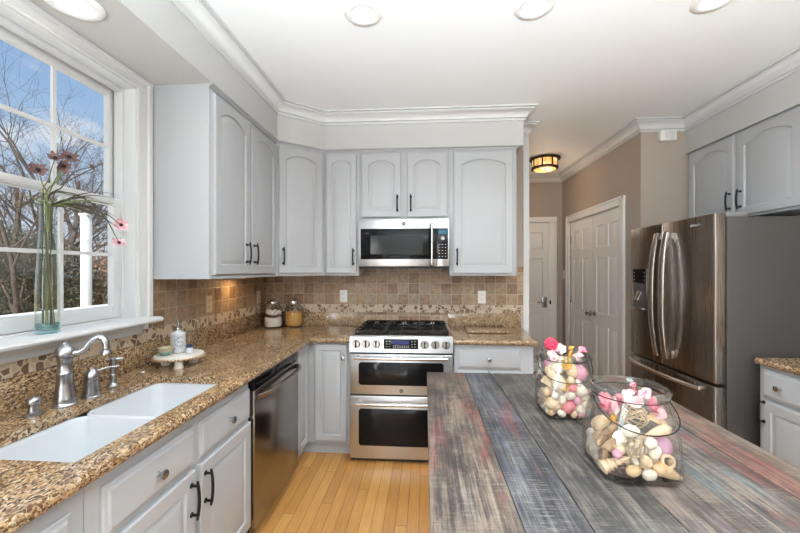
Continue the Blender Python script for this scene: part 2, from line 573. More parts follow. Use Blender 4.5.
BOARDS = [barn('barn_board_a', (0.085, 0.066, 0.055), (0.20, 0.165, 0.14), [(9, RED, 0.56, 0.62), (7, WHT, 0.62, 0.25)], 1),
          barn('barn_board_b', (0.060, 0.062, 0.072), (0.135, 0.14, 0.16), [(8, BLU, 0.52, 0.45), (13, (0.40, 0.33, 0.22), 0.64, 0.7), (6, RED, 0.62, 0.6)], 2),
          barn('barn_board_c', (0.062, 0.058, 0.056), (0.155, 0.148, 0.142), [(10, WHT, 0.64, 0.35), (7, BLU, 0.62, 0.4)], 3),
          barn('barn_board_d', (0.10, 0.08, 0.072), (0.215, 0.18, 0.165), [(9, (0.15, 0.07, 0.15), 0.57, 0.5), (12, WHT, 0.64, 0.3)], 4),
          barn('barn_board_e', (0.105, 0.09, 0.08), (0.24, 0.21, 0.19), [(8, TEA, 0.56, 0.6), (9, RED, 0.59, 0.7), (12, WHT, 0.63, 0.4)], 5),
          barn('barn_board_f', (0.115, 0.085, 0.07), (0.25, 0.20, 0.17), [(8, (0.28, 0.08, 0.05), 0.56, 0.6), (9, BLU, 0.64, 0.4)], 6)]

# ------------------------------------------------------------------ the room shell
CE = 2.73
XL, YB, XR = -1.51, 3.37, 2.59
WY0, WY1, WZ0, WZ1 = 0.65, 1.825, 1.155, 2.385      # window opening
def sbox(name, mt, label, cat, *boxes):
    b = MB()
    for q in boxes: b.box(*q)
    return struct(b.build(name, mt, smooth=False), label, cat)
sbox('floor', M['oak'], 'honey oak strip wood floor', 'floor', (-1.66, 2.74, -0.8, 5.35, -0.10, 0.0))
sbox('floor_2', mat('pale_bounce_floor', (.74, .74, .73), .5), 'unseen pale floor added behind the viewer to bounce sunlight up', 'floor', (-1.66, 2.74, -3.75, -0.8, -0.10, 0.0))  # added pale surface that throws sunlight up to the ceiling
sbox('ceiling', M['ceil'], 'smooth white ceiling', 'ceiling', (-1.66, 2.74, -3.6, 5.35, CE, CE + 0.12))
sbox('wall_left', M['wallw'], 'left wall with the window over the sink', 'wall',
     (-1.66, XL, -3.6, -3.35, 0, CE), (-1.66, XL, -1.25, WY0, 0, CE), (-1.66, XL, -3.35, -1.25, 2.25, CE), (-1.66, XL, -3.35, -1.25, 0, .15), (-1.66, XL, WY1, 3.52, 0, CE), (-1.66, XL, WY0, WY1, 0, WZ0 - .01), (-1.66, XL, WY0, WY1, WZ1, CE))  # gap behind the viewer is added for the side fill
sbox('wall_back', M['beige'], 'wall behind the range ending at the hall', 'wall', (XL, 0.915, YB, 3.52, 0, CE))
sbox('wall_right', M['beige'], 'right wall behind the refrigerator', 'wall', (XR, 2.74, -3.6, 3.36, 0, CE))
sbox('wall_pantry', M['beige'], 'short taupe wall between double doors and refrigerator', 'wall', (1.90, 2.74, 3.36, 3.48, 0, CE))
DY0, DY1, DZ = 3.685, 4.94, 2.05
sbox('wall_hall', M['beige'], 'taupe hall wall holding the white double doors', 'wall',
     (1.90, 2.02, 3.48, DY0, 0, CE), (1.90, 2.02, DY1, 5.20, 0, CE), (1.90, 2.02, DY0, DY1, DZ, CE), (2.02, 2.06, 3.5, 5.2, 0, CE))
sbox('wall_far', M['beige'], 'taupe wall at the end of the hall', 'wall', (-0.2, 2.02, 5.20, 5.35, 0, CE))
sbox('wall_hall_left', M['beige'], 'left wall of the hall behind the kitchen', 'wall', (-0.35, -0.2, 3.52, 5.35, 0, CE))
sbox('wall_rear', M['wallw'], 'wall behind the viewer with a wide opening added for the sun', 'wall',
     (-1.66, .3, -3.75, -3.6, 0, CE), (2.45, 2.74, -3.75, -3.6, 0, CE), (.3, 2.45, -3.75, -3.6, 2.5, CE))  # unseen opening, sized so the sun reaches the pale floor
# soffits
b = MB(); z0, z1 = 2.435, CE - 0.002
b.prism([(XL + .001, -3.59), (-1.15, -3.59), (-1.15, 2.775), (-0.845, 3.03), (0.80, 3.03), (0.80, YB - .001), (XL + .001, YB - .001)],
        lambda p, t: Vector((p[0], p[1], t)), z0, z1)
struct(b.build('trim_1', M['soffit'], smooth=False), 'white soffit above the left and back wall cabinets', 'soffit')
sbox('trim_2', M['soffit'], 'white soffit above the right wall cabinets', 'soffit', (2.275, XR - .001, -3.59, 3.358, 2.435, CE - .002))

def sweep(mb, path, prof):
    """mitred moulding; the room lies to the right of the path"""
    path = [Vector((p[0], p[1])) for p in path]
    ls = []
    for i, p in enumerate(path):
        ds = []
        if i > 0: ds.append((path[i] - path[i - 1]).normalized())
        if i < len(path) - 1: ds.append((path[i + 1] - path[i]).normalized())
        ns = [Vector((d.y, -d.x)) for d in ds]
        if len(ns) == 2:
            n = ns[0] + ns[1]
            n = n / max(0.2, (n.length_squared / 2))
        else:
            n = ns[0]
        ls.append([Vector((p.x + n.x * o, p.y + n.y * o, z)) for o, z in prof])
    mb.loops(ls)
CP = [(-0.001, -.094), (.012, -.094), (.013, -.084), (.007, -.080), (.008, -.076), (.022, -.072), (.024, -.064), (.034, -.046), (.052, -.030), (.072, -.022), (.073, -.016), (.066, -.014), (.067, -.010), (.090, -.009), (.092, 0), (-0.001, 0)]
CP = [(o, CE - .001 + z) for o, z in CP]
b = MB()
sweep(b, [(-1.15, -3.59), (-1.15, 2.775), (-0.845, 3.03), (0.80, 3.03), (0.80, YB), (0.915, YB), (0.915, 3.52)], CP)
struct(b.build('trim_3', M['trim'], smooth=0.6), 'white crown moulding on the soffit over the range side', 'crown moulding')
b = MB()
sweep(b, [(-0.2, 5.20), (1.90, 5.20), (1.90, 3.36), (2.275, 3.36), (2.275, -3.59)], CP)
struct(b.build('trim_4', M['trim'], smooth=0.6), 'white crown moulding along hall, pantry wall and right soffit', 'crown moulding')
# small cove under the soffit where it meets the cabinets
LP = [(0, 2.415), (.012, 2.415), (.016, 2.425), (.030, 2.431), (.030, 2.437), (0, 2.437)]
b = MB()
sweep(b, [(-1.17, 1.90), (-1.17, 2.785), (-0.853, 3.05), (0.752, 3.05), (0.752, YB - .002)], [(o - .004, z) for o, z in LP])
struct(b.build('trim_5', M['cab'], smooth=0.6), 'thin white moulding along the tops of the wall cabinets', 'moulding')
# tile
b = MB(); b.box(XL + .0005, XL + .009, 1.90, YB - .01, 1.10, 1.372)
struct(b.build('trim_6', M['tile_y'], smooth=False), 'brown tumbled stone tile on the left wall', 'backsplash')
b = MB(); b.box(XL + .0095, 0.885, YB - .009, YB - .0005, 1.10, 1.45); b.box(-0.56, 0.21, YB - .009, YB - .0005, 0.88, 1.03)
struct(b.build('trim_7', M['tile_x'], smooth=False), 'brown tumbled stone tile behind the range', 'backsplash')
b = MB(); b.box(XL + .0005, XL + .011, 0.2, YB - .012, 1.03, 1.0995)
struct(b.build('trim_8', M['peb_y'], smooth=False), 'broken stone mosaic band under the window', 'backsplash')
b = MB(); b.box(XL + .0115, 0.885, YB - .011, YB - .0005, 1.03, 1.0995)
struct(b.build('trim_9', M['peb_x'], smooth=False), 'broken stone mosaic band behind the range', 'backsplash')
sbox('trim_10', M['trim'], 'white corner casing at the end of the range wall', 'casing', (0.885, 0.935, YB - .014, 3.53, 0, CE - .09))
sbox('baseboard_hall', M['trim'], 'white baseboard in the hall', 'baseboard', (1.885, 1.899, 5.05, 5.199, 0, .12), (1.885, 1.899, 3.37, 3.57, 0, .12))

# window_1: double hung over the sink
w = thing('window_1', 'white double-hung window above the sink', 'window', (-1.58, (WY0 + WY1) / 2, WZ0), kind='structure')
b = MB()   # jamb liner
for q in ((-1.66, XL + .002, WY1 - .018, WY1, WZ0, WZ1), (-1.66, XL + .002, WY0, WY0 + .018, WZ0, WZ1), (-1.66, XL + .002, WY0, WY1, WZ1 - .018, WZ1)):
    b.box(*q)
for y in (WY1 - .030, WY0 + .018):
    b.box(-1.615, -1.570, y, y + .012, WZ0, WZ1 - .018)
b.box(-1.612, -1.572, WY0 + .018, WY1 - .018, WZ1 - .034, WZ1 - .018)
b.build('window_frame', M['vinyl'], w, smooth=False)
def sash(name, x0, x1, z0, z1, y0, y1, st, top, bot, mx):
    b = MB()
    b.box(x0, x1, y0, y0 + st, z0, z1, .003); b.box(x0, x1, y1 - st, y1, z0, z1, .003)
    b.box(x0, x1, y0 + st, y1 - st, z1 - top, z1, .003); b.box(x0, x1, y0 + st, y1 - st, z0, z0 + bot, .003)
    s = b.build(name, M['vinyl'], w)
    b = MB()
    ys = [y0 + st + (y1 - y0 - 2 * st) * k / 4 for k in (1, 2, 3)]
    zc = (z0 + bot + z1 - top) / 2
    for yy in ys: b.box(mx, mx + .012, yy - .008, yy + .008, z0 + bot, z1 - top)
    b.box(mx + .001, mx + .011, y0 + st, y1 - st, zc - .008, zc + .008)
    b.build('muntin', M['vinyl'], s, smooth=False)
    b = MB(); b.box((x0 + x1) / 2 - .002, (x0 + x1) / 2 + .002, y0 + st, y1 - st, z0 + bot, z1 - top)
    b.build('glass_pane', M['pane'], s, smooth=False)
sash('upper_sash', -1.655, -1.625, 1.755, WZ1 - .02, WY0 + .018, WY1 - .022, .030, .045, .035, -1.644)
sash('lower_sash', -1.612, -1.578, WZ0 + .022, 1.787, WY0 + .030, WY1 - .030, .044, .030, .062, -1.600)
b = MB(); b.box(-1.66, -1.563, WY0, WY1, WZ0 - .01, WZ0 + .020)
b.build('window_sill', M['vinyl'], w, smooth=False)
b = MB()  # stool with a rounded nose and apron
SP = [(-1.570, 1.143), (-1.415, 1.143), (-1.404, 1.148), (-1.400, 1.157), (-1.404, 1.166), (-1.415, 1.171), (-1.570, 1.171)]
b.prism(SP, lambda p, t: Vector((p[0], t, p[1])), WY0 - .17, WY1 + .045)
AP = [(XL - .001, 1.088), (-1.487, 1.088), (-1.484, 1.094), (-1.484, 1.108), (-1.470, 1.126), (-1.445, 1.142), (XL - .001, 1.1429)]
b.prism(AP, lambda p, t: Vector((p[0], t, p[1])), WY0 - .12, WY1 - .005)
b.build('window_stool', M['trim'], w, smooth=0.6)
b = MB()  # casing: stepped profile on the sides and head
CPR = [(0, 0), (0, .012), (.012, .016), (.020, .012), (.058, .016), (.064, .024), (.086, .026), (.089, 0)]
b.prism([(WY1 - .012 + a, XL + h) for a, h in CPR], lambda p, t: Vector((p[1], p[0], t)), 1.1715, WZ1 + .05)
b.prism([(WY0 + .012 - a, XL + h) for a, h in CPR], lambda p, t: Vector((p[1], p[0], t)), 1.1715, WZ1 + .05)
b.prism([(WZ1 - .012 + a * .69, XL + h + .001) for a, h in CPR], lambda p, t: Vector((p[1], t, p[0])), WY0 - .09, WY1 + .09)
b.build('casing', M['trim'], w, smooth=0.5)

# ------------------------------------------------------------------ doors
def rect_loop(u0, u1, w0, w1, rise=0.0, n=12):
    pts = [(u0, w0), (u1, w0), (u1, w1)]
    top = []
    if rise > 1e-6:
        hw = (u1 - u0) / 2
        R = (hw * hw + rise * rise) / (2 * rise)
        cu, cw = (u0 + u1) / 2, w1 + rise - R
    for k in range(1, n):
        u = u1 + (u0 - u1) * k / n
        if rise > 1e-6:
            top.append((u, cw + math.sqrt(max(0, R * R - (u - cu) ** 2))))
        else:
            top.append((u, w1))
    return pts + top + [(u0, w1)]
def panel_face(mb, O, A, N, w, h, t=.02, fr=.055, arch=0.0, top=None):
    """raised-panel door front: slab, sloped recess and raised field in one surface"""
    O, A, N = Vector(O), Vector(A), Vector(N)
    Z = Vector((0, 0, 1))
    top = fr if top is None else top
    def L(u0, u1, w0, w1, rise, d):
        return [O + A * p[0] + Z * p[1] + N * d for p in rect_loop(u0, u1, w0, w1, rise)]
    ls = [L(0, w, 0, h, 0, 0), L(0, w, 0, h, 0, t - .006), L(.002, w - .002, .002, h - .002, 0, t - .002), L(.006, w - .006, .006, h - .006, 0, t)]
    r = arch
    wt_ = h - top - r
    for ins, d in ((0, t), (.004, t - .009), (.011, t - .010), (.034, t - .002), (.037, t - .0015)):
        ls.append(L(fr + ins, w - fr - ins, fr + ins, wt_ - ins * (0.8 if r else 1), r * (1 - ins * 1.5), d))
    mb.loops(ls)
def slab_face(mb, O, A, N, w, h, t=.02):
    O, A, N = Vector(O), Vector(A), Vector(N)
    Z = Vector((0, 0, 1))
    def L(i, d): return [O + A * p[0] + Z * p[1] + N * d for p in rect_loop(i, w - i, i, h - i, 0, 2)]
    mb.loops([L(0, 0), L(0, t * .45), L(.004, t * .62), L(.012, t * .70), L(.016, t - .001), L(.019, t)])
def pull(parent, O, N, ln=.145, r=.0060, ax=(0, 0, 1)):
    """dark bow pull with two posts"""
    O, N, Z = Vector(O), Vector(N), Vector(ax)
    b = MB()
    pts = []
    for k in range(9):
        s = -1 + 2 * k / 8
        pts.append(O + Z * (s * ln / 2) + N * (.024 + .008 * (1 - s * s)))
    b.tube(pts, [r * .75] + [r] * 7 + [r * .75], 8)
    for s in (-.38, .38):
        p = O + Z * (s * ln * 2 / 2)
        b.tube([p, p + N * .028], r * .9, 8)
        b.lathe([(r * 1.7, 0), (r * 1.7, .003), (r, .005)], p, 10, N)
    return b.build('handle', M['black'], parent)
def knob(parent, O, N, r=.016):
    b = MB()
    b.lathe([(r * .55, 0), (r * .5, .003), (r * .38, .008), (r * .42, .014), (r * .85, .018), (r, .023), (r * .95, .027), (r * .7, .0295), (.0005, .030)], O, 18, N)
    return b.build('knob', M['nickel'], parent)

def cab_door(parent, O, A, N, w, h, arch=0.0, hu=None, hw=None, kn=None, fr=.055, top=None, name='door'):
    b = MB()
    panel_face(b, O, A, N, w, h, .02, fr, arch, top)
    d = b.build(name, M['cab'], parent, sharp=0.25)
    P_ = lambda u, v: Vector(O) + Vector(A) * u + Vector((0, 0, v)) + Vector(N) * .0195
    if hu is not None: pull(d, P_(hu, hw), N)
    if kn is not None: knob(d, P_(*kn), N)
    return d
def cab_drawer(parent, O, A, N, w, h, knobs=(.5,), name='drawer'):
    b = MB()
    slab_face(b, O, A, N, w, h)
    d = b.build(name, M['cab'], parent, sharp=0.25)
    for k in knobs:
        knob(d, Vector(O) + Vector(A) * (w * k) + Vector((0, 0, h / 2)) + Vector(N) * .0195, N)
    return d
AX, AY, ANY = Vector((1, 0, 0)), Vector((0, 1, 0)), Vector((0, -1, 0))
NL, NB, NR = Vector((1, 0, 0)), Vector((0, -1, 0)), Vector((-1, 0, 0))

# --- wall cabinets
CB, CT = 1.372, 2.4345
def lower_lip(b, pts, t=.012):
    pass
c = thing('wall_cabinet', 'white two-door wall cabinet beside the window', 'cabinet', (-1.34, 2.33, CB), 'arched-door wall cabinets')
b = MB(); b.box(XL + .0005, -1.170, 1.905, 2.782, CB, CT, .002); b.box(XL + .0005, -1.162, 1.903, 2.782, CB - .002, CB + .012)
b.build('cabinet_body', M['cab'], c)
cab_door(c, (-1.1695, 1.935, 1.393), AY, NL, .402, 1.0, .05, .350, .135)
cab_door(c, (-1.1695, 2.362, 1.393), AY, NL, .402, 1.0, .05, .027, .135)
# diagonal corner
Pa, Pb = Vector((-1.170, 2.785, 0)), Vector((-0.853, 3.05, 0))
Ad = (Pb - Pa).normalized(); Nd = Ad.cross(Vector((0, 0, 1)))
c = thing('corner_wall_cabinet', 'white diagonal corner wall cabinet above the glass canisters', 'cabinet', (-1.25, 3.15, CB), 'arched-door wall cabinets')
b = MB()
b.prism([(XL + .0005, 2.7835), (-1.170, 2.7835), (-0.8535, 3.05), (-0.8535, YB - .0005), (XL + .0005, YB - .0005)], lambda p, t: Vector((p[0], p[1], t)), CB, CT)
b.build('cabinet_body', M['cab'], c, smooth=False)
Wd = (Pb - Pa).length
cab_door(c, Pa + Ad * .024 + Nd * .0005 + Vector((0, 0, 1.393)), Ad, Nd, Wd - .048, 1.0, .04, .032, .135)
c = thing('wall_cabinet', 'narrow one-door white wall cabinet left of the microwave', 'cabinet', (-.70, 3.2, CB), 'arched-door wall cabinets')
b = MB(); b.box(-0.8525, -0.5545, 3.05, YB - .0005, CB, CT, .002); b.build('cabinet_body', M['cab'], c)
cab_door(c, (-0.832, 3.0495, 1.393), AX, NB, .258, 1.0, .04, .232, .135, fr=.045)
c = thing('wall_cabinet', 'short two-door white wall cabinet above the microwave', 'cabinet', (-.175, 3.2, 1.84), 'arched-door wall cabinets')
b = MB(); b.box(-0.5535, 0.2015, 3.05, YB - .0005, 1.84, CT, .002); b.build('cabinet_body', M['cab'], c)
cab_door(c, (-0.530, 3.0495, 1.862), AX, NB, .330, .531, .045, .300, .11)
cab_door(c, (-0.148, 3.0495, 1.862), AX, NB, .330, .531, .045, .030, .11)
c = thing('wall_cabinet', 'tall wide one-door white wall cabinet right of the microwave', 'cabinet', (.475, 3.2, CB), 'arched-door wall cabinets')
b = MB(); b.box(0.2025, 0.748, 3.05, YB - .0005, CB, CT, .002); b.build('cabinet_body', M['cab'], c)
cab_door(c, (0.236, 3.0495, 1.393), AX, NB, .480, 1.0, .045, .027, .135, fr=.06)
c = thing('wall_cabinet', 'two-door white wall cabinet over the refrigerator', 'cabinet', (2.44, 2.85, 1.80), 'arched-door wall cabinets')
b = MB(); b.box(2.300, XR - .0005, 2.355, 3.3585, 1.80, CT, .002); b.build('cabinet_body', M['cab'], c)
cab_door(c, (2.2995, 3.325, 1.815), ANY, NR, .455, .605, .05, .425, .12)
cab_door(c, (2.2995, 2.835, 1.815), ANY, NR, .455, .605, .05, .030, .12)

# --- base cabinets
BT = 0.869
FX, FY = -0.90, 2.742
c = thing('base_cabinet', 'white base cabinet at the near end of the sink counter', 'cabinet', (-1.2, .4, 0), 'white base cabinets')
b = MB(); b.box(XL + .001, FX, -.55, 0.905, .10, BT, .002); b.box(XL + .001, FX - .07, -.55, .905, 0, .10)
b.build('cabinet_body', M['cab'], c)
cab_drawer(c, (FX + .0005, .44, .676), AY, NL, .42, .135); cab_door(c, (FX + .0005, .44, .12), AY, NL, .42, .53, 0, .39, .44)
c = thing('sink_cabinet', 'white sink base cabinet with two drawer fronts and two doors', 'cabinet', (-1.2, 1.36, 0), 'white base cabinets')
b = MB()
b.box(XL + .001, FX - .0201, .907, .925, .10, BT); b.box(XL + .001, FX - .0201, 1.785, 1.803, .10, BT); b.box(XL + .001, FX - .0201, .925, 1.785, .10, .12)
b.box(FX - .02, FX, .907, 1.803, .10, BT - .0005); b.box(XL + .001, FX - .07, .907, 1.803, 0, .10)
b.build('cabinet_body', M['cab'], c)
cab_drawer(c, (FX + .0005, .950, .672), AY, NL, .398, .146, name='drawer_front'); cab_drawer(c, (FX + .0005, 1.382, .672), AY, NL, .415, .146, name='drawer_front')
cab_door(c, (FX + .0005, .950, .12), AY, NL, .398, .532, 0, .371, .43)
cab_door(c, (FX + .0005, 1.382, .12), AY, NL, .415, .532, 0, .027, .43)
c = thing('corner_base_cabinet', 'white corner base cabinet between dishwasher and range', 'cabinet', (-1.1, 2.95, 0), 'white base cabinets')
b = MB()
b.prism([(XL + .001, 2.475), (FX, 2.475), (FX, FY), (-.5675, FY), (-.5675, YB - .001), (XL + .001, YB - .001)], lambda p, t: Vector((p[0], p[1], t)), .10, BT)
b.prism([(XL + .001, 2.475), (FX - .05, 2.475), (FX - .05, FY + .05), (-.5675, FY + .05), (-.5675, YB - .001), (XL + .001, YB - .001)], lambda p, t: Vector((p[0], p[1], t)), 0, .10)
b.build('cabinet_body', M['cab'], c, smooth=False)
cab_door(c, (FX + .0005, 2.49, .122), AY, NL, .225, .735, 0, fr=.045)
cab_door(c, (-.838, FY - .0005, .122), AX, NB, .250, .735, 0, kn=(.222, .635), fr=.045)
c = thing('base_cabinet', 'white base cabinet with a wide drawer right of the range', 'cabinet', (.5, 3.0, 0), 'white base cabinets')
b = MB(); b.box(.2135, .795, FY, YB - .001, .10, BT, .002); b.box(.2135, .795, FY + .05, YB - .001, 0, .10); b.build('cabinet_body', M['cab'], c)
cab_drawer(c, (.238, FY - .0005, .690), AX, NB, .465, .150)
cab_door(c, (.238, FY - .0005, .122), AX, NB, .226, .55, 0, .20, .47, fr=.045); cab_door(c, (.477, FY - .0005, .122), AX, NB, .226, .55, 0, .026, .47, fr=.045)
c = thing('base_cabinet', 'white base cabinet with a drawer at the right of the refrigerator', 'cabinet', (2.27, 1.8, 0), 'white base cabinets')
b = MB(); b.box(1.965, XR - .001, .60, 2.285, .10, BT, .002); b.box(2.03, XR - .001, .60, 2.285, 0, .10); b.build('cabinet_body', M['cab'], c)
cab_drawer(c, (1.9645, 2.255, .690), ANY, NR, .72, .155, (.16, .84))
cab_door(c, (1.9645, 2.255, .115), ANY, NR, .35, .555, 0, .018, .49); cab_door(c, (1.9645, 1.885, .115), ANY, NR, .35, .555, 0, .018, .49)
cab_drawer(c, (1.9645, 1.50, .690), ANY, NR, .80, .155, (.16, .84)); cab_door(c, (1.9645, 1.50, .115), ANY, NR, .80, .555, 0, .026, .49)

# --- worktops
CZ0, CZ1 = .870, .905
def nose(b, f, a, e, d=.022):
    """bullnose edge: f(out, z, t)"""
    R = (CZ1 - CZ0) / 2
    pts = [(0, CZ0), ] + [(d - .012 + .012 * math.sin(k * PI / 8), CZ0 + R - R * math.cos(k * PI / 8)) for k in range(9)] + [(0, CZ1)]
    b.prism(pts, lambda p, t: f(p[0], p[1], t), a, e)
SX0, SX1, SY0, SY1 = -1.308, -0.935, 0.915, 1.695
b = MB()
def wt_box(x0, x1, y0, y1): b.box(x0, x1, y0, y1, CZ0, CZ1)
wt_box(XL + .001, SX0, -.55, 2.70); wt_box(SX1, -.872, -.55, 2.70)
wt_box(SX0, SX1, -.55, SY0); wt_box(SX0, SX1, SY1, 2.70)
wt_box(XL + .001, -.5625, 2.72, YB - .001); wt_box(XL + .001, -.872, 2.70, 2.72)
nose(b, lambda o, z, t: Vector((-.872 + o, t, z)), -.55, 2.712)
nose(b, lambda o, z, t: Vector((t, 2.72 - o, z)), -.862, -.5625)
t_ = b.build('worktop', M['granite'], None, smooth=0.5)
tag(t_, 'brown speckled granite worktop holding the sink', 'countertop', 'granite worktops')
b = MB(); b.box(XL + .001, XL + .024, -.55, YB - .002, CZ1, 1.0295, .002); b.box(XL + .0245, -.5625, YB - .024, YB - .002, CZ1, 1.0295, .002)
b.build('splash_strip', M['granite'], t_)
recenter_list = []
b = MB()
b.prism([(.2095, 2.72), (.808, 2.72), (.86, YB - .001), (.2095, YB - .001)], lambda p, t: Vector((p[0], p[1], t)), CZ0, CZ1)
nose(b, lambda o, z, t: Vector((t, 2.72 - o, z)), .2095, .806)
nose(b, lambda o, z, t: Vector((.806 + o * .6 + .052 * (t - 2.71) / .65, t, z)), 2.71, YB - .001)
t_ = b.build('worktop', M['granite'], None, smooth=0.5)
tag(t_, 'short brown granite worktop right of the range', 'countertop', 'granite worktops')
b = MB(); b.box(.2095, .86, YB - .024, YB - .002, CZ1, 1.0295, .002); b.build('splash_strip', M['granite'], t_)
b = MB()
b.box(1.955, XR - .001, .60, 2.280, CZ0, CZ1)
nose(b, lambda o, z, t: Vector((1.955 - o, t, z)), .60, 2.280)
nose(b, lambda o, z, t: Vector((t, 2.280 + o * .5, z)), 1.94, XR - .001)
t_ = b.build('worktop', M['granite'], None, smooth=0.5)
tag(t_, 'brown granite worktop beside the refrigerator', 'countertop', 'granite worktops')

# --- sink
def rrect(x0, x1, y0, y1, r, z, n=5):
    pts = []
    for cx, cy, a0 in ((x1 - r, y1 - r, 0), (x0 + r, y1 - r, PI / 2), (x0 + r, y0 + r, PI), (x1 - r, y0 + r, 1.5 * PI)):
        for k in range(n + 1):
            a = a0 + PI / 2 * k / n
            pts.append(Vector((cx + r * math.cos(a), cy + r * math.sin(a), z)))
    return pts
s = thing('double_sink', 'white undermount double-bowl sink', 'sink', (-1.095, 1.24, .68))
ym = 1.305
for (y0, y1) in ((SY0 + .004, ym - .014), (ym + .014, SY1 - .004)):
    x0, x1 = SX0 + .004, SX1 - .004
    b = MB()
    zt = CZ0 - .001 if True else 0
    b.loops([rrect(x0 - .012, x1 + .012, y0 - .012, y1 + .012, .05, zt - .03), rrect(x0 - .012, x1 + .012, y0 - .012, y1 + .012, .05, zt - .006),
             rrect(x0 - .008, x1 + .008, y0 - .008, y1 + .008, .05, zt - .001), rrect(x0, x1, y0, y1, .045, zt - .004), rrect(x0 + .004, x1 - .004, y0 + .004, y1 - .004, .045, zt - .02),
             rrect(x0 + .012, x1 - .012, y0 + .012, y1 - .012, .045, zt - .15), rrect(x0 + .03, x1 - .03, y0 + .03, y1 - .03, .04, zt - .18), rrect(x0 + .10, x1 - .10, y0 + .10, y1 - .10, .03, zt - .186)], False, True)
    bo = b.build('bowl', M['porcelain'], s, smooth=0.9)
    b = MB(); cx, cy = (x0 + x1) / 2, (y0 + y1) / 2
    b.lathe([(.040, 0), (.040, .003), (.030, .003), (.026, .0008), (.001, .0008)], (cx, cy, zt - .1855), 20)
    b.build('drain', M['chrome'], bo)

# --- faucet set
def fz(n, lab, cat, x, y): return thing(n, lab, cat, (x, y, CZ1))
fx, fy = -1.366, 1.298
f = fz('faucet', 'brushed nickel kitchen faucet with a curved spout', 'faucet', fx, fy)
b = MB()
b.lathe([(.040, 0), (.040, .006), (.036, .010), (.034, .018), (.036, .024), (.033, .034), (.028, .075), (.0245, .115), (.0265, .120), (.0265, .126), (.0235, .130), (.022, .172), (.025, .176), (.025, .182)], (fx, fy, CZ1), 28)
b.build('faucet_body', M['nickel'], f)
b = MB()
b.lathe([(.022, .182), (.030, .186), (.033, .194), (.032, .206), (.026, .220), (.016, .230), (.010, .234), (.009, .240), (.0005, .242)], (fx, fy, CZ1), 28)
b.build('faucet_cap', M['nickel'], f)
b = MB()
sd = Vector((.92, .39, 0)).normalized()
pts = [(0.015, .198), (.032, .197), (.048, .201), (.064, .214), (.076, .234), (.090, .250), (.106, .255), (.120, .247), (.128, .230), (.130, .213), (.130, .200)]
b.tube([Vector((fx, fy, CZ1)) + sd * p[0] + Vector((0, 0, p[1])) for p in pts], [.0155, .014, .0125, .0115, .0115, .0115, .0115, .0115, .0115, .012, .012], 14)
e_ = Vector((fx, fy, CZ1)) + sd * .130
b.lathe([(.012, .206), (.016, .203), (.017, .196), (.019, .192), (.019, .184), (.015, .182), (.0005, .182)], e_, 18)
b.build('spout', M['nickel'], f)
hx, hy = -1.350, 1.392
f = fz('lever_valve', 'bell-shaped brushed nickel valve with a side lever right of the faucet', 'faucet valve', hx, hy)
b = MB()
b.lathe([(.034, 0), (.034, .005), (.030, .009), (.030, .016), (.0285, .03), (.025, .062), (.026, .066), (.025, .072)], (hx, hy, CZ1), 24)
b.build('handle_base', M['nickel'], f)
b = MB()
b.lathe([(.024, .072), (.026, .078), (.025, .090), (.019, .105), (.011, .114), (.007, .117), (.006, .122), (.0005, .124)], (hx, hy, CZ1), 24)
b.tube([Vector((hx, hy, CZ1 + .098)) + Vector((.35, .93, 0)) * a + Vector((0, 0, z)) for a, z in ((.01, 0), (.04, .006), (.07, .007), (.10, .003))], [.006, .0055, .005, .006], 10)
b.build('lever', M['nickel'], f)
qx, qy = -1.376, 1.522
f = fz('side_sprayer', 'brushed nickel side sprayer with a cross head', 'sprayer', qx, qy)
b = MB(); b.lathe([(.027, 0), (.027, .004), (.018, .010), (.015, .02), (.0125, .05), (.0145, .054), (.0125, .058)], (qx, qy, CZ1), 20); b.build('sprayer_base', M['nickel'], f)
b = MB(); b.lathe([(.012, .058), (.011, .085), (.0135, .112), (.015, .116), (.013, .128), (.0005, .131)], (qx, qy, CZ1), 18)
d_ = Vector((.75, .66, 0)).normalized()
b.tube([Vector((qx, qy, CZ1 + .120)) + d_ * a for a in (-.026, -.02, 0, .03, .036)], [.004, .008, .0085, .0085, .006], 12)
b.build('sprayer_head', M['nickel'], f)
gx, gy = -1.386, 1.204
f = fz('soap_pump', 'short brushed nickel soap dispenser left of the faucet', 'soap dispenser', gx, gy)
b = MB(); b.lathe([(.030, 0), (.030, .004), (.022, .008), (.016, .012), (.0145, .03), (.0145, .036)], (gx, gy, CZ1), 20); b.build('pump_base', M['nickel'], f)
b = MB(); b.lathe([(.014, .036), (.0205, .040), (.0215, .048), (.020, .058), (.013, .066), (.0005, .068)], (gx, gy, CZ1), 20); b.build('pump_cap', M['nickel'], f)
b = MB(); b.lathe([(.019, 0), (.019, .003), (.014, .004), (.013, .0015), (.0005, .0015)], (-1.405, 1.735, CZ1), 20)
o = b.build('hole_cover', M['chrome']); tag(recenter(o), 'small round chrome hole cover on the worktop behind the sink', 'hole cover')

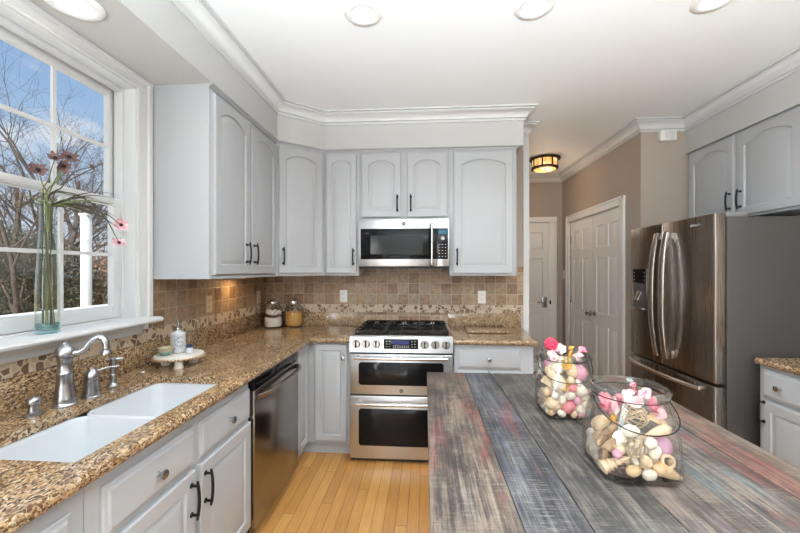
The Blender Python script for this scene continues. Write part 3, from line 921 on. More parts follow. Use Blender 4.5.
# --- cake stand and its things
M['stoneware'] = mat('white_stoneware', (0.78, 0.74, 0.68), 0.35)
kx, ky = -1.328, 1.893
k = thing('cake_stand', 'white beaded-edge pedestal tray on stubby feet by the window', 'tray', (kx, ky, CZ1))
b = MB(); b.lathe([(.001, .048), (.108, .048), (.116, .051), (.118, .056), (.117, .062), (.108, .063), (.001, .0625)], (kx, ky, CZ1), 40); b.build('plate', M['stoneware'], k)
b = MB()
for i in range(44):
    a = 2 * PI * i / 44
    b.ball((kx + .1185 * math.cos(a), ky + .1185 * math.sin(a), CZ1 + .0475), .0068, None, 8, 6)
b.build('beaded_edge', mat('tan_beads', (.36, .23, .13), .5), k)
for i in range(3):
    a = -1.0 + 2 * PI * i / 3
    b = MB(); b.lathe([(.022, 0), (.0235, .004), (.0195, .018), (.0205, .034), (.023, .048)], (kx + .075 * math.cos(a), ky + .075 * math.sin(a), CZ1), 14)
    b.build('foot', M['stoneware'], k)
TZ = CZ1 + .0635
px, py = -1.356, 1.922
t_ = thing('soap_bottle', 'white ceramic soap bottle with scroll lettering on the beaded tray', 'soap bottle', (px, py, TZ))
b = MB(); b.lathe([(.033, 0), (.037, .003), (.037, .094), (.0385, .099), (.035, .108), (.016, .115), (.015, .121)], (px, py, TZ), 28)
bo = b.build('bottle_body', M['porcelain'], t_)
b = MB(); b.lathe([(.015, .121), (.0155, .132), (.012, .137), (.007, .139), (.007, .163), (.010, .165), (.010, .174), (.0005, .176)], (px, py, TZ), 16)
b.tube([Vector((px, py, TZ + .170)), Vector((px + .02, py - .012, TZ + .171)), Vector((px + .032, py - .019, TZ + .166))], [.005, .004, .0035], 8)
b.build('pump', M['nickel'], t_)
b = MB()   # scroll lettering curved on the bottle
vd = Vector((-px, -py, 0)).normalized(); vs = Vector((-vd.y, vd.x, 0))
def onb(a, z):
    d = vd * math.cos(a) + vs * math.sin(a)
    return Vector((px, py, TZ + z)) + d * .0373
for (ca, cz, ra, rz, a0, a1) in ((.25, .062, .38, .012, .4, 5.6), (.25, .040, .42, .011, 3.4, 8.8), (.05, .051, .50, .016, 1.2, 4.6), (.45, .030, .25, .006, 0, 5)):
    b.tube([onb(ca + ra * math.cos(a0 + (a1 - a0) * q / 16), 1.2 * cz + 1.2 * rz * math.sin(a0 + (a1 - a0) * q / 16)) for q in range(17)], .0009, 5)
b.build('lettering', M['black'], bo)
def bowl_mat():
    m = mat('sage_glaze', (0.4, 0.45, 0.38), 0.3)
    t = NT(m)
    g = t.n('ShaderNodeNewGeometry'); sp = t.n('ShaderNodeSeparateXYZ'); t.t.links.new(g.outputs['Position'], sp.inputs[0])
    z = t.math('DIVIDE', t.math('SUBTRACT', sp.outputs['Z'], TZ), .04)
    z = t.math('ADD', z, t.math('MULTIPLY', t.math('SUBTRACT', t.noise(t.pos(), 60, 3), .5), .35))
    t.base(t.ramp(z, [(0.1, (0.09, 0.20, 0.18)), (.40, (0.17, 0.26, 0.20)), (.65, (0.36, 0.32, 0.22)), (1, (0.30, 0.24, 0.15))]))
    return m
b = MB(); b.lathe([(.020, 0), (.021, .003), (.031, .012), (.038, .028), (.0395, .042), (.0375, .0425), (.035, .032), (.026, .012), (.001, .008)], (-1.374, 1.848, TZ), 28)
o = b.build('bowl', bowl_mat()); tag(recenter(o), 'small sage green pottery bowl on the beaded tray', 'bowl')
t_ = thing('salt_jar', 'tiny white jar with a blue lid on the beaded tray', 'jar', (-1.278, 1.905, TZ))
b = MB(); b.lathe([(.014, 0), (.017, .003), (.017, .026), (.014, .030)], (-1.278, 1.905, TZ), 20); b.build('jar_body', M['porcelain'], t_)
b = MB(); b.lathe([(.0145, .030), (.0155, .031), (.0155, .046), (.013, .048), (.0005, .048)], (-1.278, 1.905, TZ), 20); b.build('lid', mat('blue_lid', (0.006, 0.035, 0.085), .35), t_)

# --- outlets and switch
def outlet(label, O, A, N, m_, kind='outlet', w=.070, h=.115, grp='wall outlets'):
    O, A, N = Vector(O), Vector(A), Vector(N); Z = Vector((0, 0, 1))
    t = thing('wall_outlet' if kind == 'outlet' else 'light_switch', label, kind, O, grp)
    b = MB(); b.obox(O, A, Z, N, (-w / 2, w / 2), (-h / 2, h / 2), (0, .006), .002); b.build('cover_plate', m_, t)
    if kind == 'outlet':
        for s in (-1, 1):
            b = MB(); b.loops([[O + Z * (s * .0215) + N * d + A * (.0165 * math.cos(2 * PI * i / 16)) + Z * (.0145 * math.sin(2 * PI * i / 16)) for i in range(16)] for d in (.0055, .0075)])
            so_ = b.build('socket', m_, t)
            b = MB()
            for q in (-.006, .006): b.obox(O + Z * (s * .0215 + .003), A, Z, N, (q - .0012, q + .0012), (-.004, .004), (.0074, .0079))
            b.obox(O + Z * (s * .0215 - .007), A, Z, N, (-.002, .002), (-.002, .002), (.0074, .0079))
            b.build('slot', M['dark'], so_, smooth=False)
    else:
        b = MB(); b.obox(O, A, Z, N, (-.005, .005), (-.012, .012), (.005, .012), .001); b.build('toggle', m_, t)
    return t
outlet('beige outlet on the left wall beside the window', (XL + .0095, 2.44, 1.184), AY, NL, M['plate_beige'])
outlet('beige outlet on the left wall in the corner above the canisters', (XL + .0095, 3.20, 1.175), AY, NL, M['plate_beige'])
outlet('white outlet on the tile left of the range', (-.757, YB - .0095, 1.177), AX, NB, M['plate_white'])
outlet('white outlet on the tile right of the range', (.515, YB - .0095, 1.174), AX, NB, M['plate_white'])
outlet('white light switch at the corner of the hall', (1.8995, 5.145, 1.36), ANY, NR, M['plate_white'], 'light switch', grp=None)

# --- dishwasher
d = thing('dishwasher', 'dark stainless dishwasher under the granite worktop', 'dishwasher', (-1.2, 2.14, 0))
b = MB(); b.box(XL + .05, -.905, 1.812, 2.468, .10, .866, .002); b.box(XL + .05, -.95, 1.812, 2.468, 0, .10); b.build('cabinet_body', M['dark'], d)
b = MB(); b.box(-.905, -.872, 1.816, 2.464, .075, .800, .006, 3); do = b.build('door', M['dwsteel'], d)
b = MB(); b.box(-.905, -.874, 1.816, 2.464, .802, .860, .004); b.build('control_strip', M['blackgloss'], d)
b = MB()
pts = []
for i in range(13):
    s_ = -1 + 2 * i / 12
    pts.append(Vector((-.866 + .044 * (1 - s_ ** 4), 2.14 + s_ * .310, .765)))
b.tube(pts, .0165, 12, flat=.75)
b.build('handle', mat('dark_satin_steel', (.42, .39, .36), .27, 1.0), d)

# --- range
RX0, RX1, RY = -.556, .204, 2.66
r = thing('range', 'stainless steel double-oven gas range', 'range', (-.176, 3.0, 0))
b = MB(); b.box(RX0, RX1, 2.70, YB - .03, .0, .915, .003); b.build('range_body', mat('range_side', (0.10, 0.10, 0.10), .4, .7), r)
b = MB()
b.prism([(2.659, .815), (2.700, .815), (2.700, .918), (2.690, .930), (2.676, .930), (2.670, .924)], lambda p, t: Vector((t, p[0], p[1])), RX0, RX1)
cp = b.build('control_panel', M['steel'], r, smooth=0.5)
sl = Vector((0, .008, .082)).normalized(); nn = Vector((0, -sl.z, sl.y))
def onp(x, z): return Vector((x, 2.662 + (z - .842) * .0976, z)) + nn * .0003
b = MB(); b.obox(onp(-.176, -.006 + .884), AX, sl, nn, (-.127, .127), (-.036, .036), (0, .002), .0008); dp = b.build('display_panel', M['blackgloss'], cp)
b = MB(); b.obox(onp(-.176, -.006 + .894), AX, sl, nn, (-.062, .058), (-.012, .014), (.002, .0024)); b.build('display', M['display'], dp, smooth=False)
b = MB()
for zz in (-.014, -.025):
    for i in range(9): b.obox(onp(-.176, -.006 + .884 + zz), AX, sl, nn, (-.058 + i * .0135, -.050 + i * .0135), (-.002, .002), (.002, .0023))
for i in (0, 1, 2):
    for j in (0, 1): b.obox(onp(-.176, .896 - i * .019), AX, sl, nn, (-.112 + j * .022, -.098 + j * .022), (-.0015, .0015), (.002, .0023))
    for j in (0, 1): b.obox(onp(-.176, .896 - i * .019), AX, sl, nn, (.075 + j * .022, .088 + j * .022), (-.0015, .0015), (.002, .0023))
b.build('buttons', M['print'], dp, smooth=False)
M['knobface'] = mat('knob_metal', (0.34, 0.31, 0.29), .3, 1.0)
for x in (-.505, -.432, -.357, -.003, .075, .152):
    o_ = onp(x, .876)
    b = MB(); b.lathe([(.031, 0), (.031, .004), (.0265, .006), (.0255, .024), (.023, .027), (.0005, .027)], o_, 24, nn)
    kb = b.build('burner_knob', M['knobface'], cp)
    b = MB(); b.obox(o_ + nn * .026, AX, sl, nn, (-.006, .006), (-.023, .023), (0, .009), .002); b.build('grip', M['dark'], kb)
b = MB(); b.box(RX0, RX1, 2.702, YB - .035, .915, .931, .004); b.box(RX0 + .02, RX1 - .02, 3.30, 3.333, .9315, .945, .003); b.build('cooktop', M['steel'], r)
b = MB(); b.box(RX0 + .028, RX1 - .028, 2.725, 3.29, .9312, .9335, .001); ct = b.build('cooktop_pan', mat('cooktop_enamel', (.02, .02, .021), .18), r)
for (x, y) in ((-.43, 2.86), (-.43, 3.15), (-.176, 3.0), (.078, 2.86), (.078, 3.15)):
    b = MB(); b.lathe([(.052, 0), (.050, .006), (.040, .008), (.038, .016), (.030, .018), (.0005, .018)], (x, y, .9336), 20); b.build('burner', M['dark'], ct)
for (x0, x1) in ((RX0 + .03, -.305), (-.300, -.052), (-.047, RX1 - .03)):
    b = MB()
    y0, y1 = 2.73, 3.285
    zt, rr = .962, .0065
    for (p, q) in (((x0 + .006, y0), (x1 - .006, y0)), ((x0 + .006, y1), (x1 - .006, y1)), ((x0 + .006, y0), (x0 + .006, y1)), ((x1 - .006, y0), (x1 - .006, y1)), ((x0 + .006, (y0 + y1) / 2), (x1 - .006, (y0 + y1) / 2))):
        b.tube([(p[0], p[1], zt), (q[0], q[1], zt)], rr, 6)
    xm = (x0 + x1) / 2
    for yc in (y0 + .14, y1 - .14):
        for (dx, dy) in ((1, 0), (-1, 0), (0, 1), (0, -1), (.7, .7), (-.7, .7), (.7, -.7), (-.7, -.7)):
            ex = (x1 - x0) / 2 - .006 if abs(dx) > .5 else 0
            ey = .135
            q = (xm + (ex if dx > .5 else -ex if dx < -.5 else 0), yc + (ey if dy > .5 else -ey if dy < -.5 else 0))
            b.tube([(xm + dx * .028, yc + dy * .028, zt + .004), (q[0], q[1], zt)], rr * .9, 6)
    for (xx, yy) in ((x0 + .006, y0), (x1 - .006, y0), (x0 + .006, y1), (x1 - .006, y1)):
        b.tube([(xx, yy, .9336), (xx, yy, zt)], rr, 6)
    b.build('grate', M['black'], r)
def oven_door(z0, z1, wz0, wz1, hz, logo):
    b = MB(); b.box(RX0 + .003, RX1 - .003, RY, 2.699, z0, z1, .006, 3); dr = b.build('oven_door', M['steel'], r)
    b = MB()
    rr_ = lambda x0, x1, za, zb, q, y: [Vector((p.x, y, p.y)) for p in rrect(x0, x1, za, zb, q, 0)]
    b.loops([rr_(-.487, .135, wz0, wz1, .022, RY - .0003), rr_(-.487, .135, wz0, wz1, .022, RY - .003), rr_(-.484, .132, wz0 + .003, wz1 - .003, .020, RY - .004)])
    b.build('window', M['blackgloss'], dr, smooth=0.5)
    b = MB(); b.tube([(RX0 + .045, RY - .052, hz), (RX0 + .06, RY - .056, hz), (-.176, RY - .058, hz), (RX1 - .06, RY - .056, hz), (RX1 - .045, RY - .052, hz)], .0125, 12)
    for xx in (RX0 + .07, RX1 - .07): b.tube([(xx, RY - .001, hz), (xx, RY - .054, hz)], .011, 10)
    b.build('handle', M['handle'], dr)
    if logo:
        b = MB(); b.lathe([(.014, 0), (.014, .002), (.0125, .0026), (.0115, .0016), (.0005, .0016)], (-.172, RY - .0005, .537), 22, (0, -1, 0)); bd = b.build('badge', mat('badge_dark', (.05, .045, .05), .3, .8), dr)
        text_mesh('monogram', 'GE', .013, (-.172, RY - .0025, .537), (1, 0, 0), (0, 0, 1), M['whiteprint'], bd, .0003)
oven_door(.505, .802, .575, .744, .784, True)
oven_door(.034, .494, .130, .402, .452, False)
b = MB(); b.box(RX0 + .02, RX1 - .02, 2.73, 2.75, .0, .05); b.build('toe_kick', M['dark'], r, smooth=False)
b = MB(); b.box(RX0 + .003, RX1 - .003, 2.672, 2.7, .803, .814); b.box(RX0 + .003, RX1 - .003, 2.672, 2.7, .495, .504); b.build('vent_gap', M['dark'], r, smooth=False)

# --- microwave
MX0, MX1, MY, MZ0, MZ1 = -.548, .197, 2.97, 1.437, 1.836
m_ = thing('microwave', 'stainless over-the-range microwave with black window', 'microwave', (-.176, 3.17, MZ0))
b = MB(); b.box(MX0, MX1, MY + .035, YB - .012, MZ0, MZ1, .003); b.build('microwave_body', mat('microwave_case', (.06, .06, .06), .4, .5), m_)
b = MB(); b.box(MX0, .0945, MY, MY + .034, MZ0 + .012, MZ1, .004, 2); dr = b.build('door', M['steel'], m_)
b = MB(); b.box(.0965, MX1, MY, MY + .034, MZ0 + .012, MZ1, .004, 2); cpn = b.build('control_panel', M['steel'], m_)
b = MB(); b.box(-.527, .0940, MY - .003, MY - .0003, 1.508, 1.758, .002); wi = b.build('window', M['blackgloss'], dr)
b = MB(); b.box(-.445, -.02, MY - .0036, MY - .0031, 1.55, 1.70); b.build('mesh_screen', mat('window_screen', (.016, .016, .017), .10, **{'Specular IOR Level': 0.22}), wi, smooth=False)
b = MB(); b.box(.0970, .185, MY - .003, MY - .0003, 1.508, 1.758, .002); kp = b.build('keypad', M['blackgloss'], cpn)
b = MB(); b.box(.108, .176, MY - .0036, MY - .0031, 1.712, 1.745); b.build('display', M['bluetext'], kp, smooth=False)
b = MB(); b.lathe([(.019, 0), (.019, .004), (.014, .010), (.0005, .010)], (.142, MY - .0032, 1.675), 20, (0, -1, 0)); b.build('dial', M['knobface'], kp)
b = MB()
for i in range(3):
    for j in range(5): b.box(.112 + i * .024, .121 + i * .024, MY - .0036, MY - .0031, 1.528 + j * .024, 1.5325 + j * .024)
b.build('buttons', M['print'], kp, smooth=False)
b = MB(); b.tube([(.056, MY - .045, 1.462), (.056, MY - .050, 1.50), (.056, MY - .052, 1.625), (.056, MY - .050, 1.75), (.056, MY - .045, 1.79)], .0105, 12, flat=.8)
b.build('handle', M['handle'], dr)
b = MB()
for zz in (1.468, 1.784): b.box(.044, .068, MY - .050, MY - .0005, zz - .014, zz + .014, .003)
b.build('handle_bracket', M['black'], dr)
b = MB(); b.lathe([(.016, 0), (.016, .002), (.0145, .0026), (.0135, .0016), (.0005, .0016)], (-.172, MY - .0005, 1.797), 22, (0, -1, 0)); bd = b.build('badge', mat('badge_blue', (.06, .065, .08), .3, .8), dr)
text_mesh('monogram', 'GE', .015, (-.172, MY - .0025, 1.797), (1, 0, 0), (0, 0, 1), M['whiteprint'], bd, .0003)
b = MB(); b.box(MX0 + .01, MX1 - .01, MY + .004, MY + .035, MZ0 - .004, MZ0 + .011); b.build('vent_grille', M['dark'], m_, smooth=False)

# --- canisters and the cutting board
def flour_mat():
    m = mat('flour', (.75, .70, .66), .8)
    return m
def canister(label, x, y, fill_h, fm, extra):
    t = thing('glass_canister', label, 'canister', (x, y, CZ1), 'glass canisters in the corner')
    b = MB()
    b.lathe([(r_ * 1.28, z_ * 1.36) for r_, z_ in [(.001, .001), (.052, .001), (.060, .006), (.063, .016), (.063, .118), (.060, .130), (.046, .142), (.041, .148), (.041, .156), (.0385, .156), (.0385, .148), (.043, .140), (.0575, .128), (.0605, .118), (.0605, .016), (.056, .008), (.001, .006)]], (x, y, CZ1), 36)
    b.build('glass_jar', M['jar'], t)
    b = MB(); b.lathe([(r_ * 1.28, z_ * 1.36) for r_, z_ in [(.044, .157), (.0445, .160), (.044, .170), (.036, .176), (.016, .178), (.013, .182), (.010, .184), (.0005, .185)]], (x, y, CZ1), 30); b.build('lid', M['chrome'], t)
    b = MB(); b.lathe([(r_ * 1.28, z_ * 1.36) for r_, z_ in [(.001, .0065), (.055, .0085), (.0598, .016), (.0598, fill_h - .004), (.052, fill_h), (.03, fill_h + .004), (.001, fill_h + .002)]], (x, y, CZ1), 30); fo = b.build('filling', fm, t)
    if extra:
        b = MB()
        for i in range(9):
            f_ = i / 8; a = -2.75 + 2.3 * f_
            z = fill_h * 1.36 + .016 + .020 * (2 * f_ - 1) ** 2 - .016 * f_
            b.ball((x + .052 * math.cos(a), y + .052 * math.sin(a), CZ1 + z), (.016, .020, .010), Matrix.Rotation(a, 3, 'Z').to_quaternion(), 12, 8, .2, i)
        b.build('scoop', mat('brown_scoop', (.07, .04, .028), .6), t)
        b = MB()
        for i, (a, z, r_) in enumerate(((-2.5, .050, .016), (-1.9, .046, .019), (-1.3, .042, .020), (-.7, .036, .018), (-1.6, .060, .014), (-2.2, .062, .012), (-1.0, .056, .014), (.6, .04, .022), (1.6, .045, .022), (2.6, .045, .022))):
            b.ball((x + .050 * math.cos(a), y + .050 * math.sin(a), CZ1 + fill_h * 1.36 + z), (r_ * 1.1, r_ * 1.1, r_), None, 12, 8, .3, i)
        b.build('flour_clumps', fm, t)
    return t
canister('glass canister of white flour in the counter corner', -1.365, 3.205, .066, flour_mat(), True)
canister('glass canister of golden grain in the counter corner', -1.195, 3.265, .098, mat('golden_grain', (.55, .29, .07), .8), False)
b = MB(); b.box(.345, .68, 3.00, 3.30, CZ1 + .004, CZ1 + .020, .003)
cb = thing('cutting_board', 'rectangular granite cutting board on the worktop right of the range', 'cutting board', (.512, 3.15, CZ1))
bd = b.build('slab', M['granite'], cb)
for (x, y) in ((.37, 3.03), (.655, 3.03), (.37, 3.27), (.655, 3.27)):
    b = MB(); b.lathe([(.008, 0), (.008, .0045)], (x, y, CZ1), 12); b.build('rubber_foot', M['dark'], cb)

# --- refrigerator
GX, GY0, GY1, GT = 1.76, 2.345, 3.265, 1.768
g = thing('refrigerator', 'black stainless french-door refrigerator', 'refrigerator', (2.15, 2.8, 0))
b = MB(); b.box(1.825, 2.57, GY0 - .006, GY1, .03, 1.742, .004); b.box(1.85, 2.55, GY0 + .02, GY1 - .02, 0, .03); b.build('fridge_body', M['fridge_side'], g)
GP = mat('grey_plastic', (.16, .16, .165), .5)
b = MB(); b.box(1.8255, 1.95, GY0 + .002, GY0 + .10, 1.7425, 1.775, .008); b.build('hinge_cover', GP, g)
b = MB(); b.box(1.8255, 1.95, GY1 - .10, GY1 - .002, 1.7425, 1.775, .008); b.build('hinge_cover', GP, g)
YS = 2.838
def fdoor(nm, y0, y1, z0, z1):
    b = MB(); b.box(GX, 1.824, y0, y1, z0, z1, .008, 3); dr = b.build(nm, M['steel_y'], g)
    return dr
dl = fdoor('left_door', YS + .004, GY1 - .003, .722, GT)
drt = fdoor('right_door', GY0, YS - .004, .722, GT)
fd = fdoor('freezer_drawer', GY0, GY1 - .003, .06, .706)
# bright bevelled edge strip on the near side
for (z0, z1, par) in ((.722, GT, drt), (.06, .706, fd)):
    b = MB(); b.box(GX - .0006, GX + .010, GY0 - .0012, GY0 + .016, z0 + .006, z1 - .006, .0015); b.build('edge_strip', M['handle'], par)
def fhandle(par, y, lean):
    b = MB()
    pts, rs = [], []
    for i in range(17):
        s_ = -1 + 2 * i / 16
        pts.append(Vector((GX - .020 - .042 * (1 - abs(s_) ** 2.6), y + lean * (1 - s_ * s_), 1.238 + s_ * .455)))
        rs.append(.0175)
    ls = []
    for i, p in enumerate(pts):
        t = (pts[min(i + 1, 16)] - pts[max(i - 1, 0)]).normalized()
        a = Vector((0, 1, 0)); nrm = a.cross(t).normalized()
        hw, hh = .025, .010
        ls.append([p + a * (hw * math.copysign(abs(math.cos(q)) ** .6, math.cos(q))) + nrm * (hh * math.copysign(abs(math.sin(q)) ** .6, math.sin(q))) for q in [2 * PI * k_ / 14 for k_ in range(14)]])
    b.loops(ls)
    for s_ in (-1, 1):
        zc = 1.238 + s_ * .43
        b.box(GX - .030, GX - .0005, y - .018, y + .018, zc - .022, zc + .022, .004)
    b.build('handle', M['handle'], par)
fhandle(dl, 2.872, .004)
fhandle(drt, 2.768, -.012)
b = MB()
pts = []
for i in range(17):
    s_ = -1 + 2 * i / 16
    pts.append(Vector((GX - .022 - .040 * (1 - abs(s_) ** 3), 2.835 + s_ * .375, .668 + .0 * s_)))
b.tube(pts, .0145, 12, flat=.8)
for s_ in (-1, 1): b.box(GX - .030, GX - .0005, 2.835 + s_ * .375 - .022, 2.835 + s_ * .375 + .022, .655, .682, .004)
b.build('handle', M['handle'], fd)
# ice and water dispenser in the far door
b = MB(); b.box(GX - .004, GX - .0004, 3.03, 3.225, 1.090, 1.425, .003); dz = b.build('dispenser', mat('dispenser_surround', (.30, .30, .31), .25, .9), dl)
b = MB(); b.box(GX - .0052, GX - .0042, 3.04, 3.215, 1.315, 1.427); dd = b.build('display', M['blackgloss'], dz, smooth=False)
b = MB()
for i in range(3):
    for y in (3.055, 3.195): b.box(GX - .0057, GX - .0053, y - .007, y + .007, 1.335 + i * .03, 1.342 + i * .03)
b.build('icons', M['print'], dd, smooth=False)
b = MB()   # recessed bay with sloping back, open to the front
cav = [(GX - .0045, 3.045, 3.210, 1.112, 1.305), (GX - .0050, 3.055, 3.200, 1.122, 1.295)]
ls = [[Vector((x, y0, z0)), Vector((x, y1, z0)), Vector((x, y1, z1)), Vector((x, y0, z1))] for x, y0, y1, z0, z1 in cav]
b.loops(ls)
b.build('bay', mat('bay_grey', (.20, .20, .21), .3, .6), dz, smooth=False)
b = MB(); b.obox(Vector((GX - .006, 3.13, 1.22)), Vector((0, 1, 0)), Vector((-.35, 0, -.94)).normalized(), Vector((-.94, 0, .35)), (-.028, .028), (-.055, .055), (0, .008), .002); b.build('paddle', M['handle'], dz)
b = MB(); b.box(GX - .028, GX - .004, 3.05, 3.205, 1.098, 1.110, .003); b.build('drip_tray', M['handle'], dz)
text_mesh('lettering', 'SAMSUNG', .020, (GX - .0006, 2.505, 1.712), (0, -1, 0), (0, 0, 1), M['print'], drt, .0005)

# --- hall doors
def six_panel(mb, O, A, N, w, h, t=.035, rows=((.10, .80), (.93, 1.55), (1.66, 1.90)), sx=.085, mid=.07):
    O, A, N = Vector(O), Vector(A), Vector(N); Z = Vector((0, 0, 1))
    us = [0, sx, (w - mid) / 2, (w + mid) / 2, w - sx, w]
    zs = [0] + [q * h / 2.03 for r_ in rows for q in r_] + [h]
    P_ = lambda u, z, d: O + A * u + Z * z + N * d
    for i in range(len(us) - 1):
        for j in range(len(zs) - 1):
            u0, u1, z0, z1 = us[i], us[i + 1], zs[j], zs[j + 1]
            if i in (1, 3) and j % 2 == 1:
                def L(k, d): return [P_(u0 + k, z0 + k, d), P_(u1 - k, z0 + k, d), P_(u1 - k, z1 - k, d), P_(u0 + k, z1 - k, d)]
                mb.loops([L(0, t), L(.010, t - .009), L(.018, t - .009), L(.036, t - .002)], False, True)
            else:
                mb.face([mb.bm.verts.new(P_(*q)) for q in ((u0, z0, t), (u1, z0, t), (u1, z1, t), (u0, z1, t))])
    mb.obox(O, A, Z, N, (0, w), (0, h), (0, t - .012))
    for (a0, a1, b0, b1) in ((0, .002, 0, h), (w - .002, w, 0, h), (0, w, 0, .002), (0, w, h - .002, h)):
        mb.obox(O, A, Z, N, (a0, a1), (b0, b1), (t - .012, t))
def door_knob(par, O, N, m_=None, lever=None):
    b = MB()
    if lever is None:
        b.lathe([(.032, 0), (.032, .004), (.024, .009), (.011, .012), (.010, .030), (.020, .036), (.027, .046), (.027, .054), (.020, .062), (.0005, .065)], O, 22, N)
    else:
        O = Vector(O); N = Vector(N); A = Vector(lever)
        b.obox(O, A, Vector((0, 0, 1)), N, (-.034, .034), (-.075, .075), (0, .008), .003)
        b.tube([O + N * .008, O + N * .050, O + N * .055 + A * .02, O + N * .052 + A * .11], [.011, .011, .010, .008], 12)
        b.lathe([(.018, 0), (.018, .014), (.0005, .015)], O + Vector((0, 0, .045)), 18, N)
    return b.build('door_knob', m_ or M['nickel'], par)
def hinge(par, O, A, N):
    O, A, N = Vector(O), Vector(A), Vector(N)
    b = MB(); b.tube([O + N * .004 + Vector((0, 0, z)) for z in (-.05, -.045, .045, .05)], [.004, .0065, .0065, .004], 10)
    b.obox(O, A, Vector((0, 0, 1)), N, (-.018, .018), (-.045, .045), (-.001, .003)); b.build('hinge', M['nickel'], par)
d2 = thing('door_2', 'white six-panel double doors in the hall wall', 'door', (1.9, (DY0 + DY1) / 2, 0), kind='structure')
hw_ = (DY1 - DY0) / 2 - .004
for (y, lab, kn, hg) in ((DY1 - .002, 'far', hw_ - .045, .004), (DY0 + hw_ + .002, 'near', .045, hw_ - .004)):
    b = MB(); six_panel(b, (1.945, y, .012), ANY, NR, hw_, DZ - .018)
    lf = b.build('door_leaf', M['door'], d2, smooth=0.4)
    door_knob(lf, (1.909, y - kn, .925), NR)
    for z in (.25, 1.04, 1.82): hinge(lf, (1.9095, y - hg, z), ANY, NR)
b = MB()
CW = .082
for (y0, y1) in ((DY0 - CW, DY0 + .004), (DY1 - .004, DY1 + CW)):
    b.box(1.880, 1.8995, y0, y1, 0, DZ + CW, .003); 
    b.box(1.873, 1.8805, (y0 if y0 < DY0 - .01 else y1 - .022), (y0 + .022 if y0 < DY0 - .01 else y1), 0, DZ + CW, .002)
b.box(1.880, 1.8995, DY0, DY1, DZ - .004, DZ + CW, .003); b.box(1.873, 1.8805, DY0 - CW, DY1 + CW, DZ + CW - .022, DZ + CW, .002)
b.build('casing', M['door'], d2)
b = MB(); b.box(1.91, 2.019, DY0, DY1, DZ - .004, DZ); b.build('jamb', M['trim'], d2, smooth=False)
d1 = thing('door_1', 'white panelled door at the end of the hall', 'door', (1.33, 5.2, 0), kind='structure')
b = MB(); six_panel(b, (.95, 5.199, .012), AX, NB, .765, 2.06, .02); lf = b.build('door_leaf', M['door'], d1, smooth=0.4)
door_knob(lf, (1.648, 5.179, .975), NB, None, (-1, 0, 0))
b = MB()
for (x0, x1) in ((.868, .946), (1.720, 1.815)): b.box(x0, x1, 5.170, 5.199, 0, 2.15, .003)
b.box(.868, 1.815, 5.168, 5.199, 2.078, 2.155, .003)
b.box(1.712, 1.722, 5.172, 5.199, 0, 2.08)
b.build('casing', M['door'], d1)
b = MB(); b.box(1.714, 1.735, 5.160, 5.170, .95, 1.0, .002); b.build('strike_plate', M['bronze'], d1)

# --- chime box, lamps
ch = thing('door_chime', 'small white chime box high on the wall above the refrigerator', 'chime', (2.11, 3.36, 2.53))
b = MB(); b.box(2.045, 2.175, 3.315, 3.3595, 2.545, 2.635, .004); b.build('chime_box', M['plate_white'], ch)
b = MB(); b.box(2.075, 2.155, 3.312, 3.3148, 2.560, 2.625, .001); b.build('speaker_panel', mat('grey_mesh', (.62, .60, .60), .6), ch)
def can(x, y, z, label):
    t = thing('recessed_light', label, 'ceiling light', (x, y, z - .025), 'recessed ceiling lights')
    b = MB(); b.lathe([(.096, -.0005), (.096, -.004), (.090, -.009), (.064, -.011), (.056, -.007), (.056, -.0006)], (x, y, z), 40); b.build('trim_ring', M['canring'], t)
    b = MB(); b.lathe([(.0555, -.001), (.0555, -.004), (.04, -.0055), (.0005, -.006)], (x, y, z), 32, caps=True); b.build('lens', M['lens'], t)
can(*CANS[0], CE, 'round recessed ceiling light nearest the window side of the ceiling')
can(*CANS[1], CE, 'round recessed ceiling light in the middle of the ceiling')
can(*CANS[2], CE, 'round recessed ceiling light nearest the refrigerator')
can(-1.332, 1.30, 2.434, 'round recessed light in the low soffit over the sink window')
lx, ly = 1.405, 4.40
t_ = thing('ceiling_lamp', 'bronze drum ceiling lamp with amber glass in the hall', 'ceiling light', (lx, ly, CE - .16))
b = MB(); b.lathe([(.172, -.001), (.172, -.016), (.160, -.020), (.150, -.020), (.150, -.001)], (lx, ly, CE), 40); b.build('canopy', M['bronze'], t_)
b = MB(); b.lathe([(.138, -.021), (.138, -.115), (.120, -.132), (.06, -.142), (.0005, -.144)], (lx, ly, CE), 40); b.build('glass_shade', M['amber'], t_)
b = MB(); b.lathe([(.148, -.104), (.150, -.104), (.150, -.124), (.140, -.126), (.126, -.131), (.124, -.127), (.140, -.112)], (lx, ly, CE), 40)
for i in range(8):
    a = 2 * PI * i / 8 + .3
    b.obox(Vector((lx, ly, CE)), Vector((math.cos(a), math.sin(a), 0)), Vector((-math.sin(a), math.cos(a), 0)), Vector((0, 0, 1)), (.1385, .147), (-.008, .008), (-.115, -.018))
b.build('metal_frame', M['bronze'], t_)
lamp('hall_lamp', 'POINT', (lx, ly, CE - .25), 2.6, (1.0, .70, .42), shadow_soft_size=.10)
lamp('hall_lamp', 'POINT', (lx, ly + .1, CE - .6), 2.2, (1.0, .86, .72), shadow_soft_size=.10)
# puck lamp under the left wall cabinet
t_ = thing('puck_light', 'small white puck lamp under the wall cabinet beside the window', 'cabinet light', (-1.40, 2.45, CB - .022))
b = MB(); b.lathe([(.034, -.0025), (.034, -.016), (.028, -.018), (.0265, -.012), (.0005, -.011)], (-1.40, 2.70, CB), 24); b.build('housing', M['plate_white'], t_)
lamp('puck_lamp', 'AREA', (-1.40, 2.70, CB - .022), .9, (1.0, .66, .32), shape='DISK', size=.05)

